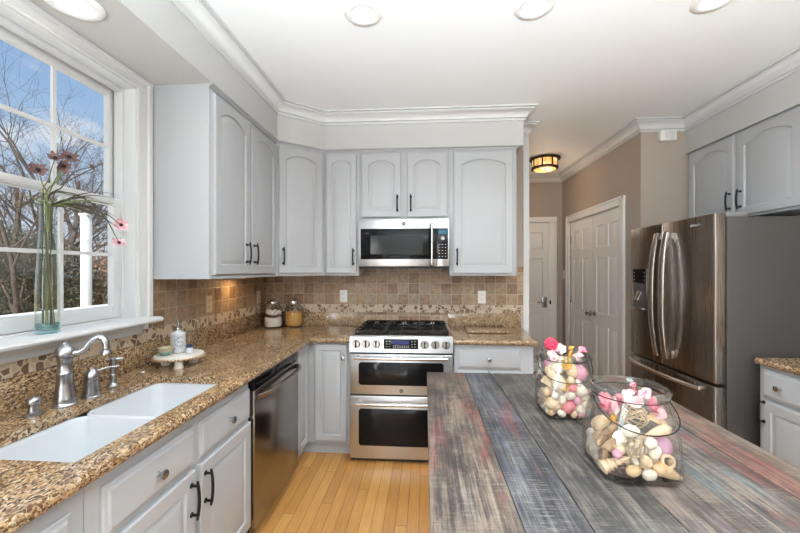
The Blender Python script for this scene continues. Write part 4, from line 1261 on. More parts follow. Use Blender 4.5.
t_ = thing('chandelier', 'five-bowl dark metal chandelier behind the viewer, shaped to light the ceiling', 'chandelier', (CHX, CHY, CHZ))  # hung low with upturned bowls, added to brighten the ceiling
b = MB(); b.lathe([(.06, 0), (.06, -.02), (.012, -.03), (.008, -.04), (.008, CHZ - CE + .02), (.03, CHZ - CE), (.03, CHZ - CE - .06), (.0005, CHZ - CE - .08)], (CHX, CHY, CE - .001), 16); b.build('stem', M['bronze'], t_)
for k in range(5):
    a = 2 * PI * k / 5 + .2
    d_ = Vector((math.cos(a), math.sin(a), 0)); c_ = Vector((CHX, CHY, CHZ))
    b = MB(); b.tube([c_ + d_ * .02 - Vector((0, 0, .03)), c_ + d_ * .12 - Vector((0, 0, .07)), c_ + d_ * .22 - Vector((0, 0, .06)), c_ + d_ * .26 - Vector((0, 0, .01))], .007, 8); ar = b.build('arm', M['bronze'], t_)
    b = MB(); b.lathe([(.001, -.01), (.03, -.006), (.055, .02), (.066, .055), (.069, .055), (.058, .018), (.032, -.010), (.001, -.014)], c_ + d_ * .26, 24, caps=False); b.build('bowl_shade', M['bronze'], ar)
    b = MB(); b.lathe([(.008, -.005), (.022, .02), (.024, .035), (.014, .055), (.0005, .062)], c_ + d_ * .26, 14); b.build('bulb', BULBGLOW, ar)

# ------------------------------------------------------------------ island
isl = thing('kitchen_island', 'kitchen island with a weathered multicolour plank top', 'island', (.5, 1.1, 0))
IX0, IX1, IY0, IY1, IZ = .010, .982, .30, 1.868, .900
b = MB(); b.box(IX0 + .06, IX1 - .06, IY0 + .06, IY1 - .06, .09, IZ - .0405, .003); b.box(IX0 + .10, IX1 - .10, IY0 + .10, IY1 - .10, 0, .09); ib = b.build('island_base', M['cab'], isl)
b = MB()
xs = [IX0, .199, .337, .525, .670, .850, IX1]
for i in range(6):
    b.mi = i
    e0 = .0008 if i else 0
    b.box(xs[i] + e0, xs[i + 1] - .0008, IY0, IY1 + (.004 if i % 2 else 0), IZ - .040, IZ - .0012 * (i % 3 == 1), .0022, 2)
b.build('plank_top', BOARDS, isl)

# ------------------------------------------------------------------ glass jars and their shells
JSC = 1.0
def jar_loop(cx, cy, z, hw, sq, n=48, yaw=0.0):
    """sq 1 = circle, larger = rounded square"""
    pts = []
    hw = hw * JSC
    for i in range(n):
        a = 2 * PI * i / n
        c_, s_ = math.cos(a), math.sin(a)
        k = (abs(c_) ** (2 * sq) + abs(s_) ** (2 * sq)) ** (-1 / (2 * sq))
        x, y = hw * k * c_, hw * k * s_
        pts.append(Vector((cx + x * math.cos(yaw) - y * math.sin(yaw), cy + x * math.sin(yaw) + y * math.cos(yaw), z)))
    return pts
JP = [(.002, .078, 3.2), (.005, .086, 3.4), (.014, .0905, 3.4), (.05, .094, 2.8), (.09, .0945, 2.1), (.13, .0925, 1.5), (.16, .089, 1.15), (.178, .0865, 1.0)]
JK = 1.09
JP = [(z * JK, a, b_) for z, a, b_ in JP]
def jar_half(z):
    for (a, b_) in zip(JP, JP[1:]):
        if a[0] <= z <= b_[0]:
            f = (z - a[0]) / (b_[0] - a[0])
            return a[1] + (b_[1] - a[1]) * f, a[2] + (b_[2] - a[2]) * f
    return JP[-1][1], 1.0
def glass_jar(label, cx, cy, yaw, hang):
    z0 = IZ + .0008
    t = thing('glass_jar', label, 'jar', (cx, cy, z0), 'square-based glass jars on the island')
    b = MB()
    outer = [jar_loop(cx, cy, z0 + z, hw, sq, yaw=yaw) for z, hw, sq in JP]
    rimz = [(.182, .0895), (.190, .0925), (.197, .0925), (.201, .089), (.201, .084), (.196, .0805)]
    rim = [jar_loop(cx, cy, z0 + z * JK, hw, 1, yaw=yaw) for z, hw in rimz]
    inner = [jar_loop(cx, cy, z0 + max(z, .006), hw - .0035, sq, yaw=yaw) for z, hw, sq in reversed(JP)]
    b.loops([jar_loop(cx, cy, z0 + .002, .01, 3.2, yaw=yaw)] + outer + rim + inner + [jar_loop(cx, cy, z0 + .006, .01, 3.2, yaw=yaw)])
    j = b.build('jar_body', M['jar'], t, smooth=0.9)
    b = MB()   # thick rim ring and foot of greener glass
    b.loops([jar_loop(cx, cy, z0 + z * JK, hw, 1, yaw=yaw) for z, hw in ((.183, .0888), (.190, .0918), (.197, .0918), (.2005, .0885), (.2005, .0845), (.196, .0815), (.186, .083), (.183, .0888))], False, False)
    b.build('rim', M['rim'], j, smooth=0.9)
    b = MB()
    b.loops([jar_loop(cx, cy, z0 + z, hw, 3.3, yaw=yaw) for z, hw in ((.0006, .074), (.0012, .080), (.005, .0855), (.0055, .080), (.0055, .01))], True, True)
    b.build('foot', M['rim'], j, smooth=0.9)
    # wire bail: collar ring, two loops and hanging handle
    b = MB()
    ring = [Vector((cx + .0885 * JSC * math.cos(2 * PI * i / 40), cy + .0885 * JSC * math.sin(2 * PI * i / 40), z0 + .181 * JK)) for i in range(40)]
    b.tube(ring, .0013, 6, True)
    a0 = hang
    ex = Vector((math.cos(a0), math.sin(a0), 0)); ey = Vector((-ex.y, ex.x, 0))
    if ey.y > 0: ey = -ey
    c_ = Vector((cx, cy, z0 + .181 * JK))
    for s_ in (-1, 1):
        p = c_ + ex * (s_ * .0885 * JSC)
        b.tube([p, p + ex * (s_ * .010) + Vector((0, 0, .004)), p + ex * (s_ * .016) + Vector((0, 0, -.002)), p + ex * (s_ * .011) + Vector((0, 0, -.009)), p + ex * (s_ * .008)], .0013, 6)
    pts = []
    for i in range(25):
        a = PI * i / 24
        u = math.cos(a)
        # lies against the front of the jar, sagging down
        pts.append(c_ + ex * (.0985 * JSC * u) + ey * (.106 * JSC * math.sin(a) ** .7) + Vector((0, 0, -.066 * math.sin(a) ** .5)))
    b.tube(pts, .0014, 6)
    b.build('wire_handle', M['black'], t)
    return t
J1 = (.532, .996); J2 = (.507, 1.378)
glass_jar('nearer glass jar of shells, with clear neck and wire handle', *J1, .0, .12)
JSC = .93
glass_jar('farther glass jar heaped with pink and yellow pieces', *J2, .0, -.12)

def cm_(name, c, rough=.5, sc=60, c2=None, stretch=(1, 1, 1), lo=.42, hi=.62):
    m = mat(name, c, rough)
    t = NT(m)
    f = t.ramp(t.noise(t.pos(stretch), sc, 4, .6), [(lo, (0, 0, 0)), (hi, (1, 1, 1))])
    t.base(t.mix(f, c, c2 or tuple(a * .82 for a in c)))
    return m
CM = {'white': cm_('shell_white', (.80, .71, .59), .35, 30), 'cream': cm_('shell_cream', (.74, .55, .36), .4, 40), 'tan': cm_('shell_tan', (.60, .37, .17), .45, 50, (.66, .50, .33)),
      'pink': cm_('mauve_pink', (.62, .30, .38), .5, 30, (.55, .25, .32)), 'coral': cm_('coral_pink', (.70, .24, .26), .5, 30), 'hot': cm_('magenta_fibre', (.62, .045, .10), .7, 90),
      'yellow': cm_('mustard_shell', (.58, .33, .06), .45, 40), 'brown': cm_('brown_pod', (.16, .09, .055), .6, 70, (.40, .27, .16)), 'dark': cm_('dark_bark', (.045, .028, .022), .7, 60, (.17, .11, .08)),
      'wicker': cm_('pale_wicker', (.60, .46, .30), .6, 60), 'silk': cm_('pink_silk', (.78, .42, .46), .6, 45, (.80, .66, .62)), 'silkred': cm_('rose_silk', (.66, .13, .20), .6, 45, (.78, .40, .42)),
      'olive': cm_('olive_egg', (.62, .45, .25), .4, 40, (.50, .33, .16)), 'purple': cm_('lilac_ball', (.50, .27, .36), .55, 20, (.56, .33, .42))}

def shape(kind, b, c, s, q, seed):
    """adds one natural piece of size s (bounding radius) at c with quaternion q"""
    R = q.to_matrix(); c = Vector(c)
    if kind == 'pebble': b.ball(c, (s, s * .80, s * .74), q, 16, 10, .12, seed)
    elif kind == 'egg':
        ls = []
        for j in range(13):
            th = PI * j / 12
            zz = -math.cos(th); rr = math.sin(th) * .74 * (1 - .16 * zz)
            ls.append([c + R @ Vector((max(rr, 1e-4) * math.cos(2 * PI * i / 16) * s, max(rr, 1e-4) * math.sin(2 * PI * i / 16) * s, zz * s)) for i in range(16)])
        b.loops(ls)
    elif kind == 'ball': b.ball(c, s * .95, q, 20, 14)
    elif kind == 'spiral':     # turreted sea snail: rounded whorls along a cone, with a flared lip
        ls = []; N_ = 110
        for j in range(N_ + 1):
            f = j / N_
            env = .42 * s * (1 - f) ** .85 + .02 * s
            w_ = 1 + .13 * math.sin(f * 2 * PI * 8 - PI / 2)
            if f < .06: env *= (f / .06) ** .5 * .9 + .1
            off = .02 * s * (1 - f)
            ph = f * 2 * PI * 6.5
            ls.append([c + R @ Vector((env * w_ * math.cos(2 * PI * i / 16) + off * math.cos(ph), env * w_ * math.sin(2 * PI * i / 16) + off * math.sin(ph), s * (-1 + 2 * f))) for i in range(16)])
        b.loops(ls)
    elif kind == 'cone':       # cone shell
        prof = [(.05, -1), (.12, -.9), (.30, -.3), (.42, .35), (.45, .55), (.30, .72), (.18, .86), (.04, 1)]
        ls = [[c + R @ Vector((r_ * s * math.cos(2 * PI * i / 18), r_ * s * .9 * math.sin(2 * PI * i / 18), z * s)) for i in range(18)] for r_, z in prof]
        b.loops(ls)
    elif kind == 'clam':       # ribbed half shell, with thickness
        top, bot = [], []
        for j in range(8):
            f = j / 7
            row, row2 = [], []
            for i in range(19):
                a = -1.25 + 2.5 * i / 18
                rr = s * 1.7 * f
                h = math.sin(min(1, f * 1.02) * PI * .5 + .0) * .0
                dome = .62 * s * math.sqrt(max(0, 1 - (f * .98) ** 2)) * (.35 + .65 * math.cos(a * .9)) 
                rib = .03 * s * math.cos(i * PI) * f
                x, y = rr * math.sin(a) * .72, rr * math.cos(a) - .75 * s
                row.append(c + R @ Vector((x, y, dome + rib - .15 * s)))
                row2.append(c + R @ Vector((x * .94, y * .94, (dome + rib) * .82 - .22 * s)))
            top.append(row); bot.append(row2)
        b.loops([t_ + list(reversed(u_)) for t_, u_ in zip(top, bot)], False, True)
    elif kind == 'bark':
        ls = []
        for j in range(11):
            f = j / 10
            w_ = s * .36 * math.sin(PI * (.06 + .88 * f)) ** .6
            ls.append([c + R @ Vector((w_ * math.cos(2 * PI * i / 12) * (1 + .25 * noise.noise(Vector((i * .9, j * .8, seed)))), w_ * .5 * math.sin(2 * PI * i / 12) + .08 * s * math.sin(f * 5), s * (-1 + 2 * f))) for i in range(12)])
        b.loops(ls)
    elif kind == 'wicker':     # open ball of woven twigs
        rnd = random.Random(seed)
        for k in range(8):
            ax = Vector((rnd.uniform(-1, 1), rnd.uniform(-1, 1), rnd.uniform(-1, 1))).normalized()
            u_ = ax.orthogonal().normalized(); v_ = ax.cross(u_)
            o_ = rnd.uniform(-.25, .25) * s
            rr = math.sqrt(max(1e-6, (s * .92) ** 2 - o_ * o_))
            b.tube([c + ax * o_ + (u_ * math.cos(2 * PI * i / 26) + v_ * math.sin(2 * PI * i / 26)) * rr * (1 + .04 * math.sin(5 * i + k)) for i in range(26)], s * .045, 5, True)
    elif kind == 'petal':      # crumpled silk petal, thick folded leaf
        ls = []
        for j in range(15):
            f = j / 14
            w_ = s * .85 * math.sin(PI * (.06 + .88 * f)) ** .5
            row = []
            for i in range(15):
                u_ = -1 + 2 * i / 14
                n_ = noise.noise(Vector((u_ * 1.6, f * 3.2, seed * 1.37)))
                row.append(c + R @ Vector((w_ * u_, s * (-1 + 2 * f) * (1 - .15 * u_ * u_), .30 * s * u_ * u_ + .16 * s * math.sin(7 * f + 4 * u_ + seed) + .35 * s * n_)))
            row += [p - R @ Vector((0, 0, .035 * s)) for p in reversed(row)]
            ls.append(row)
        b.loops(ls)
    elif kind == 'pom':        # fibrous pompom
        rnd = random.Random(seed)
        b.ball(c, s * .72, q, 14, 10, .25, seed)
        for k in range(110):
            d = Vector((rnd.gauss(0, 1), rnd.gauss(0, 1), rnd.gauss(0, 1))).normalized()
            b.ball(c + d * s * .76, s * .14, None, 6, 4)
    elif kind == 'ring':       # broken shell ring
        pts = [c + R @ Vector((s * .75 * math.cos(a), s * .75 * math.sin(a), .1 * s * math.sin(2 * a))) for a in [2 * PI * i / 24 for i in range(24)]]
        b.tube(pts, s * .22, 8, True)
    elif kind == 'starfish':
        for k in range(5):
            a = 2 * PI * k / 5
            b.tube([c + R @ Vector((r_ * s * math.cos(a), r_ * s * math.sin(a), 0)) for r_ in (0, .3, .7, 1)], [.24 * s, .22 * s, .13 * s, .05 * s], 8, flat=.7)

TH_ = math.atan(25 / FPX)
def at(u, v, Y):
    a, b_ = (u - 400) / FPX, -(v - 270) / FPX
    r_ = Vector((math.cos(TH_) * a - math.sin(TH_), math.sin(TH_) * a + math.cos(TH_), b_))
    return Vector((0, 0, 1.42)) + r_ * (Y / r_.y)
Q = lambda x, y, z: Matrix.Rotation(z, 3, 'Z').to_quaternion() @ Matrix.Rotation(y, 3, 'Y').to_quaternion() @ Matrix.Rotation(x, 3, 'X').to_quaternion()
NAMES = {'pebble': 'shell_pebble', 'egg': 'egg_shell', 'ball': 'wool_ball', 'spiral': 'spiral_shell', 'cone': 'cone_shell', 'clam': 'clam_shell', 'bark': 'driftwood_piece', 'wicker': 'wicker_ball', 'petal': 'silk_petal', 'pom': 'pompom', 'ring': 'shell_ring', 'starfish': 'starfish'}
CATS = {'pebble': 'pebble', 'egg': 'egg', 'ball': 'ball', 'spiral': 'shell', 'cone': 'shell', 'clam': 'shell', 'bark': 'driftwood', 'wicker': 'ball', 'petal': 'petal', 'pom': 'pompom', 'ring': 'shell', 'starfish': 'starfish'}
def piece(kind, colr, c, s, q, label, group, seed):
    b = MB(); shape(kind, b, c, s, q, seed)
    o = b.build(NAMES[kind], CM[colr], None, smooth=1.2)
    mid = Vector(c); o.data.transform(Matrix.Translation(-mid)); o.location = mid
    return tag(o, label, CATS[kind], group)
def fill_jar(J, fixed, palette, n, hmax, seed, where, rmin=.0095, rmax=.017):
    """settles loose pieces round the placed ones inside the jar"""
    rnd = random.Random(seed)
    P_ = np.array([list(f[2] - Vector((J[0], J[1], IZ))) for f in fixed])
    R_ = np.array([f[3] * (.50 if f[0] in ('spiral', 'cone', 'bark') else .95 if f[0] in ('wicker', 'ball') else .82) for f in fixed])
    nx = len(fixed)
    for i, f in enumerate(fixed):
        if P_[i, 2] >= .185: continue
        lng = f[0] in ('spiral', 'cone', 'bark')
        P_[i, 2] = max(P_[i, 2], R_[i] * (.75 if f[0] == 'bark' else 1) + .0075)
        hw, sq = jar_half(min(max(P_[i, 2], .003), .19)); lim = hw * JSC - .0045 - R_[i] * (.9 if lng else 1)
        x_, y_ = P_[i, 0], P_[i, 1]
        k = (abs(x_) ** (2 * sq) + abs(y_) ** (2 * sq)) ** (1 / (2 * sq))
        if k > lim: P_[i, 0] *= lim / k; P_[i, 1] *= lim / k
    pr, prr = [], []
    for i, f in enumerate(fixed):
        if f[0] in ('spiral', 'cone', 'bark'):
            ax = np.array(f[4].to_matrix() @ Vector((0, 0, 1)))
            for q_, r_ in ((-.75, .36), (-.4, .42), (.4, .34), (.75, .22)):
                pr.append(P_[i] + ax * f[3] * q_); prr.append(f[3] * r_)
    if pr: P_ = np.vstack([P_, np.array(pr)]); R_ = np.concatenate([R_, prr])
    nf = len(P_)
    P_ = np.vstack([P_, np.array([[rnd.uniform(-.06, .06), rnd.uniform(-.06, .06), rnd.uniform(.03, hmax)] for i in range(n)])])
    R_ = np.concatenate([R_, [rnd.uniform(rmin, rmax) for i in range(n)]])
    N_ = len(P_)
    for it in range(420):
        P_[nf:, 2] -= .0009
        d = P_[:, None] - P_[None]
        L = np.sqrt((d ** 2).sum(-1)) + 1e-9
        ov = np.clip(R_[:, None] + R_[None] - L, 0, None); np.fill_diagonal(ov, 0)
        mv = (d / L[..., None] * ov[..., None] * .42).sum(1)
        P_[nf:] += np.clip(mv[nf:], -.006, .006)
        for i in range(nf, N_):
            z = max(P_[i, 2], R_[i] + .0072); P_[i, 2] = z
            hw, sq = jar_half(min(z, .19)); lim = hw * JSC - .0045 - R_[i]
            x_, y_ = P_[i, 0], P_[i, 1]
            k = (abs(x_) ** (2 * sq) + abs(y_) ** (2 * sq)) ** (1 / (2 * sq))
            if k > lim: P_[i, 0] *= lim / k; P_[i, 1] *= lim / k
    for i, (kind, colr, c, s, q, label) in enumerate(fixed):
        c = Vector((J[0], J[1], IZ)) + Vector(P_[i])
        piece(kind, colr, c, s, q, label, 'decorations in the %s jar' % where, seed + int(s * 9999))
    tot = sum(p[2] for p in palette)
    for i in range(nf, N_):
        if P_[i, 2] > hmax + .02: continue
        x_ = rnd.uniform(0, tot)
        for kind, colr, wgt, label in palette:
            x_ -= wgt
            if x_ <= 0: break
        s = R_[i] * (1.45 if kind in ('spiral', 'cone') else 1.25 if kind in ('pebble', 'egg', 'ring') else 1.1)
        if kind == 'petal': s = R_[i] * 1.2
        piece(kind, colr, Vector((J[0], J[1], IZ)) + Vector(P_[i]), s, Q(rnd.uniform(0, 6), rnd.uniform(0, 6), rnd.uniform(0, 6)), label, '%s in the %s jar' % (label.split(' among')[0].split(' in the')[0], where), i + seed)

JSC = 1.0
F1 = [('spiral', 'cream', at(616, 462, .940), .040, Q(0, 1.15, 0), 'long ribbed white spiral shell low in the nearer jar'),
      ('bark', 'dark', at(628, 480, .934), .042, Q(0, 1.50, 0), 'dark split piece of bark on the nearer jar floor'),
      ('cone', 'tan', at(667, 481, .932), .040, Q(0, -1.15, 0), 'tan cone shell in the nearer jar bottom right corner'),
      ('pebble', 'cream', at(598, 441, .990), .034, Q(0, .8, .2), 'largest smooth cream clam at the nearer jar left side'),
      ('bark', 'brown', at(606, 434, .955), .040, Q(0, .85, .3), 'brown speckled seed pod leaning in the nearer jar'),
      ('wicker', 'wicker', at(635, 416, .970), .031, Q(0, 0, 0), 'upper pale wicker ball in the nearer jar'),
      ('wicker', 'wicker', at(634, 447, .932), .0245, Q(1, 0, 0), 'lower small wicker ball in the nearer jar'),
      ('ball', 'purple', at(665, 447, .965), .029, Q(0, 0, 0), 'round lilac ball at the nearer jar right side'),
      ('egg', 'white', at(631, 431, .928), .0205, Q(0, 1.5, 0), 'white oval egg between the two wicker balls'),
      ('egg', 'white', at(655, 452, .928), .0180, Q(.2, .3, 0), 'upright white egg left of the lilac ball'),
      ('egg', 'cream', at(646, 461, .922), .0175, Q(.2, -.5, 0), 'cream egg below the lower wicker ball'),
      ('egg', 'olive', at(634, 471, .922), .0180, Q(0, 1.3, 0), 'tan mottled egg at the spiral shell tip'),
      ('pebble', 'white', at(650, 475, .922), .0185, Q(0, 0, .4), 'round white pebble above the tan cone shell'),
      ('ball', 'pink', at(617, 454, .924), .0120, Q(0, 0, 0), 'small pink bead above the spiral shell'),
      ('ring', 'cream', at(668, 462, .935), .0185, Q(1.3, .2, 0), 'broken cream shell ring under the lilac ball'),
      ('clam', 'white', at(620, 438, .926), .0170, Q(1.2, .3, 0), 'white scallop half beside the speckled pod'),
      ('cone', 'cream', at(658, 432, .945), .034, Q(0, 1.25, 0), 'cream cone shell lying under the nearer jar rim on the right'),
      ('clam', 'tan', at(662, 421, .985), .024, Q(.6, .3, 0), 'tan scallop shell at the nearer jar right shoulder'),
      ('spiral', 'yellow', at(615, 414, .965), .022, Q(0, .4, 0), 'mustard twisted shell near the nearer jar top'),
      ('egg', 'cream', at(600, 423, 1.0), .026, Q(0, .8, 0), 'cream egg high at the nearer jar left shoulder')]
for i, (u, v, y, colr, lab) in enumerate(((602, 398, .98, 'silkred', 'rose silk petal at the left top of the nearer jar'), (612, 404, .955, 'silk', 'pale silk petal hanging left of the upper wicker ball'), (626, 393, .99, 'silk', 'pale pink silk petal in the middle top of the nearer jar'),
                                         (640, 394, .975, 'silkred', 'rose silk petal above the upper wicker ball'), (652, 403, .965, 'silkred', 'rose silk petal right of the upper wicker ball'), (646, 392, 1.03, 'silk', 'pale pink silk petal at the back of the nearer jar'), (618, 395, 1.03, 'silkred', 'rose silk petal at the back of the nearer jar'), (657, 410, .985, 'silk', 'pale pink silk petal at the right top of the nearer jar'), (606, 406, .975, 'silkred', 'rose silk petal under the left rim of the nearer jar'), (634, 401, .945, 'silk', 'pale silk petal just above the upper wicker ball'), (633, 388, 1.01, 'silkred', 'topmost rose silk petal of the nearer jar'))):
    F1.append(('petal', colr, at(u, v + 2, y), .023, Q(.5 + i, .4 * i, 1.1 * i), lab))
w1 = 'nearer'
PAL1 = [('egg', 'white', 3, 'small white egg among the shells in the nearer jar'), ('pebble', 'cream', 4, 'cream pebble among the shells in the nearer jar'), ('pebble', 'white', 3, 'white pebble among the shells in the nearer jar'),
        ('spiral', 'cream', 2, 'little cream spiral shell in the nearer jar'), ('cone', 'tan', 2, 'little tan cone shell in the nearer jar'), ('pebble', 'brown', 2, 'brown pod among the shells in the nearer jar'), ('ball', 'pink', 1.2, 'pink bead among the shells in the nearer jar')]
fill_jar(J1, F1, PAL1, 95, .135, 5, w1)
JSC = .93
F2 = [('pom', 'hot', at(551, 344, 1.353), .027, Q(0, 0, 0), 'magenta fibre pompom on top of the farther jar'),
      ('ball', 'pink', at(583, 374, 1.323), .031, Q(0, 0, 0), 'large mauve pink ball at the farther jar right side'),
      ('ball', 'coral', at(569, 407, 1.313), .028, Q(0, 0, 0), 'coral pink ball at the farther jar bottom'),
      ('egg', 'white', at(556, 366, 1.323), .036, Q(0, .7, 0), 'largest white egg in the farther jar upper half'),
      ('egg', 'white', at(557, 383, 1.310), .032, Q(0, -.5, 0), 'white egg in the middle of the farther jar'),
      ('petal', 'yellow', at(566, 363, 1.310), .024, Q(1.2, .5, 0), 'mustard petal in the upper half of the farther jar'),
      ('petal', 'yellow', at(562, 386, 1.294), .024, Q(1.3, -.7, 0), 'mustard petal in the middle of the farther jar'),
      ('pebble', 'cream', at(550, 405, 1.313), .032, Q(0, 0, 0), 'large cream pebble at the farther jar bottom left'),
      ('clam', 'cream', at(541, 383, 1.333), .027, Q(1.1, .2, 0), 'cream scallop at the farther jar left side'),
      ('ball', 'coral', at(574, 389, 1.300), .0165, Q(0, 0, 0), 'small coral ball in the middle of the farther jar'),
      ('ball', 'pink', at(579, 402, 1.300), .0150, Q(0, 0, 0), 'small mauve ball right of the coral ball'),
      ('pebble', 'white', at(582, 391, 1.313), .029, Q(0, .6, .4), 'white stone at the farther jar right side'),
      ('pebble', 'cream', at(573, 371, 1.313), .027, Q(0, 1.3, .4), 'cream stone left of the large mauve ball'),
      ('egg', 'cream', at(544, 370, 1.333), .026, Q(0, .5, 0), 'cream egg at the farther jar left shoulder'),
      ('egg', 'pink', at(541, 363, 1.348), .021, Q(0, .5, 0), 'pale mauve egg at the farther jar left shoulder')]
for i, (u, v, y, colr, lab) in enumerate(((560, 349, 1.40, 'silk', 'pale pink silk petal beside the magenta pompom'), (570, 352, 1.385, 'yellow', 'mustard petal at the mouth of the farther jar'), (581, 350, 1.42, 'silkred', 'rose silk petal at the right mouth of the farther jar'), (577, 357, 1.385, 'silk', 'pale silk petal below the farther jar mouth on the right'), (552, 356, 1.37, 'silk', 'pale silk petal under the magenta pompom'))):
    F2.append(('petal', colr, at(u, v, y - .05), .023, Q(.7 + i, .5 * i, 1.3 * i), lab))
PAL2 = [('egg', 'white', 3, 'small white egg among the pieces in the farther jar'), ('pebble', 'cream', 4, 'cream pebble among the pieces in the farther jar'), ('pebble', 'white', 4, 'white pebble among the pieces in the farther jar'),
        ('ball', 'pink', 2, 'pink bead among the pieces in the farther jar'), ('spiral', 'cream', 1, 'little cream spiral shell in the farther jar'), ('pebble', 'tan', 1.4, 'tan pebble among the pieces in the farther jar')]
fill_jar(J2, F2, PAL2, 100, .15, 9, 'farther')

# ------------------------------------------------------------------ vase with dried flowers on the window stool
vx, vy, vz = -1.478, 1.335, 1.1715
v = thing('bottle_vase', 'tall clear bottle vase with a teal base on the window stool', 'vase', (vx, vy, vz))
b = MB()
VO = [(.032, .012), (.037, .03), (.038, .10), (.036, .20), (.030, .32), (.025, .42), (.024, .50), (.027, .525)]
b.lathe([(.001, .010)] + VO + [(.0245, .525), (.0215, .50)] + [(r_ - .0028, z) for r_, z in reversed(VO[:-2])] + [(.001, .013)], (vx, vy, vz), 32)
b.build('vase_body', M['vase'], v, smooth=.9)
b = MB(); b.lathe([(.001, .0005), (.032, .0005), (.0375, .004), (.0385, .03), (.0375, .040), (.0345, .041), (.0335, .018), (.001, .014)], (vx, vy, vz), 32); b.build('tinted_base', M['teal'], v, smooth=.9)
STEM = mat('green_stem', (.13, .15, .035), .55); BSTEM = mat('dark_stem', (.045, .035, .02), .6)
LEAF = mat('green_leaf', (.20, .27, .07), .5)
PETB = cm_('dusky_petal', (.09, .043, .040), .6, 70, (.17, .095, .085)); PETP = cm_('pink_petal', (.62, .30, .36), .55, 60, (.72, .48, .50)); EYE = mat('flower_eye', (.012, .008, .012), .7)
def atX(u, v_, X):
    a, b_ = (u - 400) / FPX, -(v_ - 270) / FPX
    r_ = Vector((math.cos(TH_) * a - math.sin(TH_), math.sin(TH_) * a + math.cos(TH_), b_))
    return Vector((0, 0, 1.42)) + r_ * (X / r_.x)
def flower(label, u, v_, X, size, face, pm, via=None, seed=0, sm=None):
    rnd = random.Random(seed)
    head = atX(u, v_, X)
    foot = Vector((vx + rnd.uniform(-.016, .016), vy + rnd.uniform(-.016, .016), vz + .03))
    neck = Vector((vx + rnd.uniform(-.012, .012), vy + rnd.uniform(-.012, .012), vz + .50))
    ctrl = [foot, neck] + ([atX(*q) for q in via] if via else [neck.lerp(head, .5) + Vector((0, 0, .012))]) + [head]
    pts = []
    for i in range(len(ctrl) - 1):
        p0, p1, p2, p3 = ctrl[max(i - 1, 0)], ctrl[i], ctrl[i + 1], ctrl[min(i + 2, len(ctrl) - 1)]
        for k in range(6):
            t = k / 6
            pts.append(.5 * ((2 * p1) + (p2 - p0) * t + (2 * p0 - 5 * p1 + 4 * p2 - p3) * t * t + (3 * p1 - p0 - 3 * p2 + p3) * t ** 3))
    pts.append(head)
    t_ = thing('flower', label, 'flower', foot, 'dried flowers in the vase')
    b = MB(); b.tube(pts, [.0022] * (len(pts) - 4) + [.0018, .0016, .0014, .0014], 6); b.build('stem', sm or STEM, t_)
    N = Vector(face).normalized(); A = N.orthogonal().normalized(); B = N.cross(A)
    b = MB()
    for k in range(9):
        a = 2 * PI * k / 9 + rnd.uniform(-.15, .15)
        d = A * math.cos(a) + B * math.sin(a); s_ = N.cross(d)
        L = size * rnd.uniform(.85, 1.1); cup = rnd.uniform(.1, .5)
        ls = []
        for j in range(6):
            f = j / 5
            w_ = L * .30 * math.sin(PI * (.12 + .80 * f)) ** .8
            c_ = head + d * (L * (.12 + .88 * f)) + N * (L * cup * f * f)
            ls.append([c_ - s_ * w_ + N * w_ * .3, c_ - N * .0004, c_ + s_ * w_ + N * w_ * .3, c_ + N * .0006])
        b.loops(ls)
    b.build('petals', pm, t_, smooth=1.0)
    b = MB(); b.ball(head + N * size * .10, size * .26, None, 12, 8, .2, seed); b.build('eye', EYE, t_)
flower('dusky brown flower leaning left above the vase', 38, 170, -1.46, .030, (.75, -.5, .35), PETB, seed=1)
flower('dusky brown flower upright above the vase mouth', 55, 158, -1.45, .026, (.6, -.5, .6), PETB, seed=2)
flower('topmost wide dusky brown flower in the vase', 69, 157, -1.44, .030, (.8, -.3, .5), PETB, seed=3)
flower('dusky brown flower drooping under the topmost one', 63, 166, -1.43, .026, (.7, -.2, -.3), PETB, seed=4)
flower('brown flower bud on the long stem reaching right', 91, 167, -1.42, .020, (.5, .6, .5), PETB, seed=5, via=[(62, 187, -1.45), (75, 172, -1.43)], sm=BSTEM)
flower('upper pink flower on the arching stem by the casing', 121, 225, -1.40, .030, (.8, -.5, .1), PETP, seed=6, via=[(70, 193, -1.44), (98, 207, -1.42), (111, 217, -1.41)], sm=BSTEM)
flower('lowest pink flower hanging from the arching stem', 119, 243, -1.40, .028, (.6, -.4, .6), PETP, seed=7, via=[(72, 195, -1.44), (95, 206, -1.42), (108, 222, -1.41)], sm=BSTEM)
def blades(label, n, seed, spread, mt, name='leaf_sprig', length=.14):
    rnd = random.Random(seed)
    t_ = thing(name, label, 'leaves', (vx, vy, vz + .46), 'greenery in the vase')
    b = MB()
    for k in range(n):
        a = rnd.uniform(0, 2 * PI) if spread is None else spread + rnd.uniform(-.7, .7)
        d = Vector((math.cos(a), math.sin(a), 0)); d.x = max(d.x, -.25)
        L = length * rnd.uniform(.6, 1.2); up = rnd.uniform(.15, 1.0)
        pts = [Vector((vx, vy, vz + .40)) + d * .008, Vector((vx, vy, vz + .50)) + d * .016]
        for j in range(1, 6):
            f = j / 5
            pts.append(Vector((vx, vy, vz + .50)) + d * (.016 + L * f) + Vector((0, 0, L * (up * f - .55 * f * f))))
        b.tube(pts, [.0012, .0016, .0022, .0024, .002, .0013, .0005], 6, flat=.35)
    b.build('blades', mt, t_)
blades('bright green leaf blades at the vase mouth', 9, 3, None, LEAF, length=.085)
blades('dark dried twigs spreading right from the vase mouth', 26, 4, .9, BSTEM, 'twig_sprig', .19)
blades('thin dark twigs standing up from the vase mouth', 9, 8, None, BSTEM, 'twig_sprig', .13)
blades('fine green stalks leaning right out of the vase', 8, 9, .8, STEM, 'leaf_sprig', .17)
blades('olive stems bunched inside the vase neck', 7, 5, None, STEM, 'stem_bunch', .08)

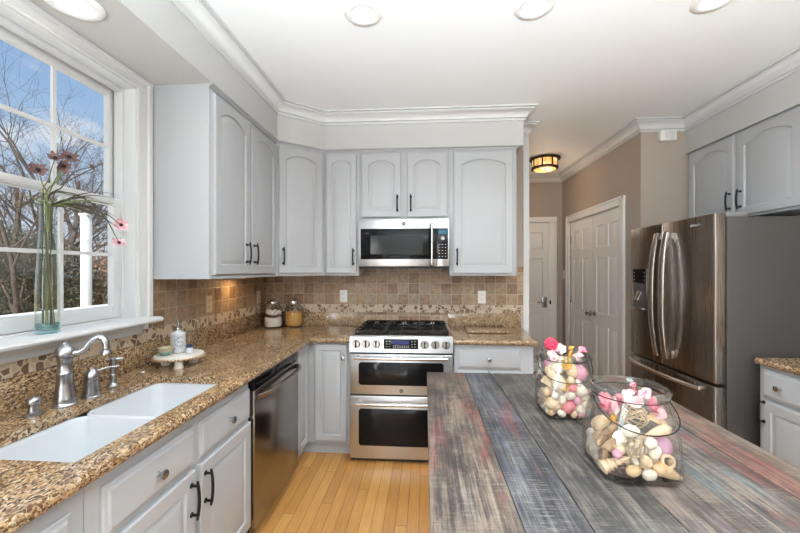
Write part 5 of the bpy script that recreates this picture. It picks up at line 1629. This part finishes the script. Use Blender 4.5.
# ------------------------------------------------------------------ outside the window
GZ = -.55
def ground_mat():
    m = mat('winter_lawn', (.25, .22, .12), .9); t = NT(m)
    t.base(t.ramp(t.noise(t.pos(), 1.4, 6), [(.35, (.16, .17, .06)), (.6, (.36, .30, .18))])); return m
b = MB(); b.box(-70, 30, -40, 70, GZ - .3, GZ); struct(b.build('ground', ground_mat(), smooth=False), 'winter lawn outside the window', 'ground')
b = MB(); b.box(-9.5, -3.80, -6, 5.2, GZ, GZ + .04); struct(b.build('patio', mat('pale_bounce_slab', (.62, .60, .57), .8), smooth=False), 'unseen pale patio added to bounce sunlight at the window', 'patio')  # slab added to reflect sunlight in through the window
b = MB(); b.box(-3.75, -1.68, -3.0, 7.5, -.16, -.04); struct(b.build('deck_floor', mat('deck_board', (.45, .42, .38), .7), smooth=False), 'pale deck outside the window', 'deck')
rl = thing('deck_railing', 'white deck railing outside the window', 'railing', (-3.62, 3.0, -.04))
b = MB(); b.box(-3.69, -3.55, -2.9, 7.4, .985, 1.025, .006); b.build('top_rail', M['vinyl'], rl)
b = MB(); b.box(-3.65, -3.59, -2.9, 7.4, .06, .10); b.build('bottom_rail', M['vinyl'], rl)
b = MB()
for i in range(60): b.box(-3.635, -3.605, 1.6 + i * .095, 1.63 + i * .095, .10, .985)
b.build('balusters', M['vinyl'], rl, smooth=False)
po = thing('porch_post', 'square white post standing on the lawn outside the window', 'post', (-6.24, 6.33, GZ))
b = MB(); b.box(-6.30, -6.18, 6.27, 6.39, GZ, 2.42, .006); b.build('post_shaft', M['vinyl'], po)
b = MB(); b.box(-6.32, -6.16, 6.25, 6.41, 2.42, 2.46, .006); b.build('post_cap', M['vinyl'], po)
BARK = [cm_('grey_bark', (.03, .024, .020), .85, 20, (.07, .055, .045)), cm_('brown_bark', (.036, .024, .017), .85, 20, (.075, .05, .036))]
def tree(label, x, y, h, seed, bm_, lean=0.0, dens=4):
    rnd = random.Random(seed)
    b = MB()
    def grow(p, d, L, r, lvl):
        n = 4
        pts = [p]; dd = d.copy()
        for i in range(n):
            dd = (dd + Vector((rnd.uniform(-.18, .18), rnd.uniform(-.18, .18), rnd.uniform(-.02, .14)))).normalized()
            pts.append(pts[-1] + dd * (L / n))
        rs = [r * (1 - .55 * i / n) for i in range(n + 1)]
        b.tube(pts, rs, 6 if lvl < 2 else 4 if lvl < 3 else 3)
        if lvl >= 5 or r < .0035: return
        k = rnd.randint(dens - 1, dens + 1)
        for j in range(k):
            f = rnd.uniform(.30 if lvl else .22, 1.0)
            i = min(int(f * n), n - 1); q = pts[i].lerp(pts[i + 1], f * n - i)
            a = rnd.uniform(0, 2 * PI); ax = dd.orthogonal().normalized()
            side = Matrix.Rotation(a, 3, dd) @ ax
            nd = (dd * rnd.uniform(.45, .9) + side * rnd.uniform(.5, .9)).normalized()
            grow(q, nd, L * rnd.uniform(.48, .70), max(.003, rs[i] * rnd.uniform(.42, .62)), lvl + 1)
    grow(Vector((x, y, GZ)), Vector((lean, rnd.uniform(-.05, .05), 1)).normalized(), h * .62, h * .013, 0)
    o = b.build('bare_tree', bm_, None, smooth=1.2)
    o.data.transform(Matrix.Translation(-Vector((x, y, GZ)))); o.location = (x, y, GZ)
    tag(o, label, 'tree', 'bare trees outside the window')
tree('bare grey tree with thick fork nearest the window muntin', -8.2, 7.35, 6.6, 11, BARK[0], .05, 5)
tree('slim bare brown tree left of the vase outside', -9.0, 7.35, 6.0, 12, BARK[1], 0, 5)
tree('bare tree behind the right panes of the window', -9.6, 9.6, 6.0, 13, BARK[0], -.05, 5)
tree('tall distant bare tree above the evergreen', -14.5, 12.2, 8.5, 14, BARK[1], 0, 5)
tree('distant bare tree behind the porch post', -15.5, 15.3, 8.0, 15, BARK[0], .04, 5)
tree('thin bare sapling close outside the left panes', -7.2, 5.95, 4.6, 16, BARK[1], .06, 5)
tree('bare tree at the far left edge of the view outside', -12.5, 10.2, 7.4, 17, BARK[0], .02, 5)
def leaf_mat(name, c, c2):
    m = mat(name, c, .7); t = NT(m)
    oi = t.vor(t.pos(), 9, 'F1', 1); s_ = t.n('ShaderNodeSeparateColor'); t.t.links.new(oi, s_.inputs[0])
    t.base(t.mix(s_.outputs[0], c, c2)); return m
LB = leaf_mat('russet_leaf', (.10, .045, .022), (.26, .14, .08)); LG = leaf_mat('evergreen_leaf', (.016, .022, .012), (.055, .055, .032)); LO = leaf_mat('olive_leaf', (.04, .04, .02), (.13, .095, .055))
def shrub(label, x, y, rx, h, n, lm, seed, leaf=.06, name='shrub'):
    rnd = random.Random(seed)
    t_ = thing(name, label, 'shrub', (x, y, GZ), 'shrubs outside the window')
    b = MB()
    for k in range(26):
        a = rnd.uniform(0, 2 * PI); d = Vector((math.cos(a) * rnd.uniform(.1, 1) * rx * .85, math.sin(a) * rnd.uniform(.1, 1) * rx * .85, h * rnd.uniform(.7, 1.02)))
        p0 = Vector((x, y, GZ)); b.tube([p0, p0 + Vector((d.x * .35, d.y * .35, d.z * .5)), p0 + d], [.016, .010, .003], 4)
    b.build('branches', BARK[1], t_)
    b = MB()
    for k in range(n):
        d = Vector((rnd.gauss(0, 1), rnd.gauss(0, 1), rnd.gauss(0, 1))).normalized() * (rnd.random() ** .45)
        c_ = Vector((x + d.x * rx, y + d.y * rx, GZ + h * .55 + d.z * h * .5))
        u_ = Vector((rnd.gauss(0, 1), rnd.gauss(0, 1), rnd.gauss(0, 1))).normalized(); w_ = u_.orthogonal().normalized()
        L = leaf * rnd.uniform(.6, 1.3)
        nrm = u_.cross(w_) * L * .18
        vs = [b.bm.verts.new(c_ + q) for q in (-u_ * L, w_ * L * .36 + nrm, u_ * L, -w_ * L * .36 + nrm)]
        b.face(vs)
    b.build('foliage', lm, t_, smooth=False)
shrub('dense dark evergreen shrub outside the left panes', -8.2, 6.75, 1.35, 2.75, 14000, LG, 21, .034)
shrub('russet-leaved shrub behind the porch post', -8.6, 8.75, 1.15, 3.0, 2800, LB, 22, .045)
shrub('russet-leaved shrub outside the far right panes', -7.6, 8.4, .95, 2.35, 2600, LB, 23, .04)
shrub('olive shrub outside the middle panes', -8.2, 7.5, 1.05, 2.3, 3500, LO, 24, .045)
shrub('low evergreen shrub at the far end of the lawn', -12.5, 11.5, 2.2, 2.7, 3000, LG, 25, .10)
shrub('low evergreen shrub behind the russet shrubs', -12.5, 14.2, 2.0, 2.5, 2600, LO, 26, .10)
shrub('broad evergreen shrub behind the left panes', -11.0, 9.0, 1.9, 2.9, 3000, LG, 27, .09)
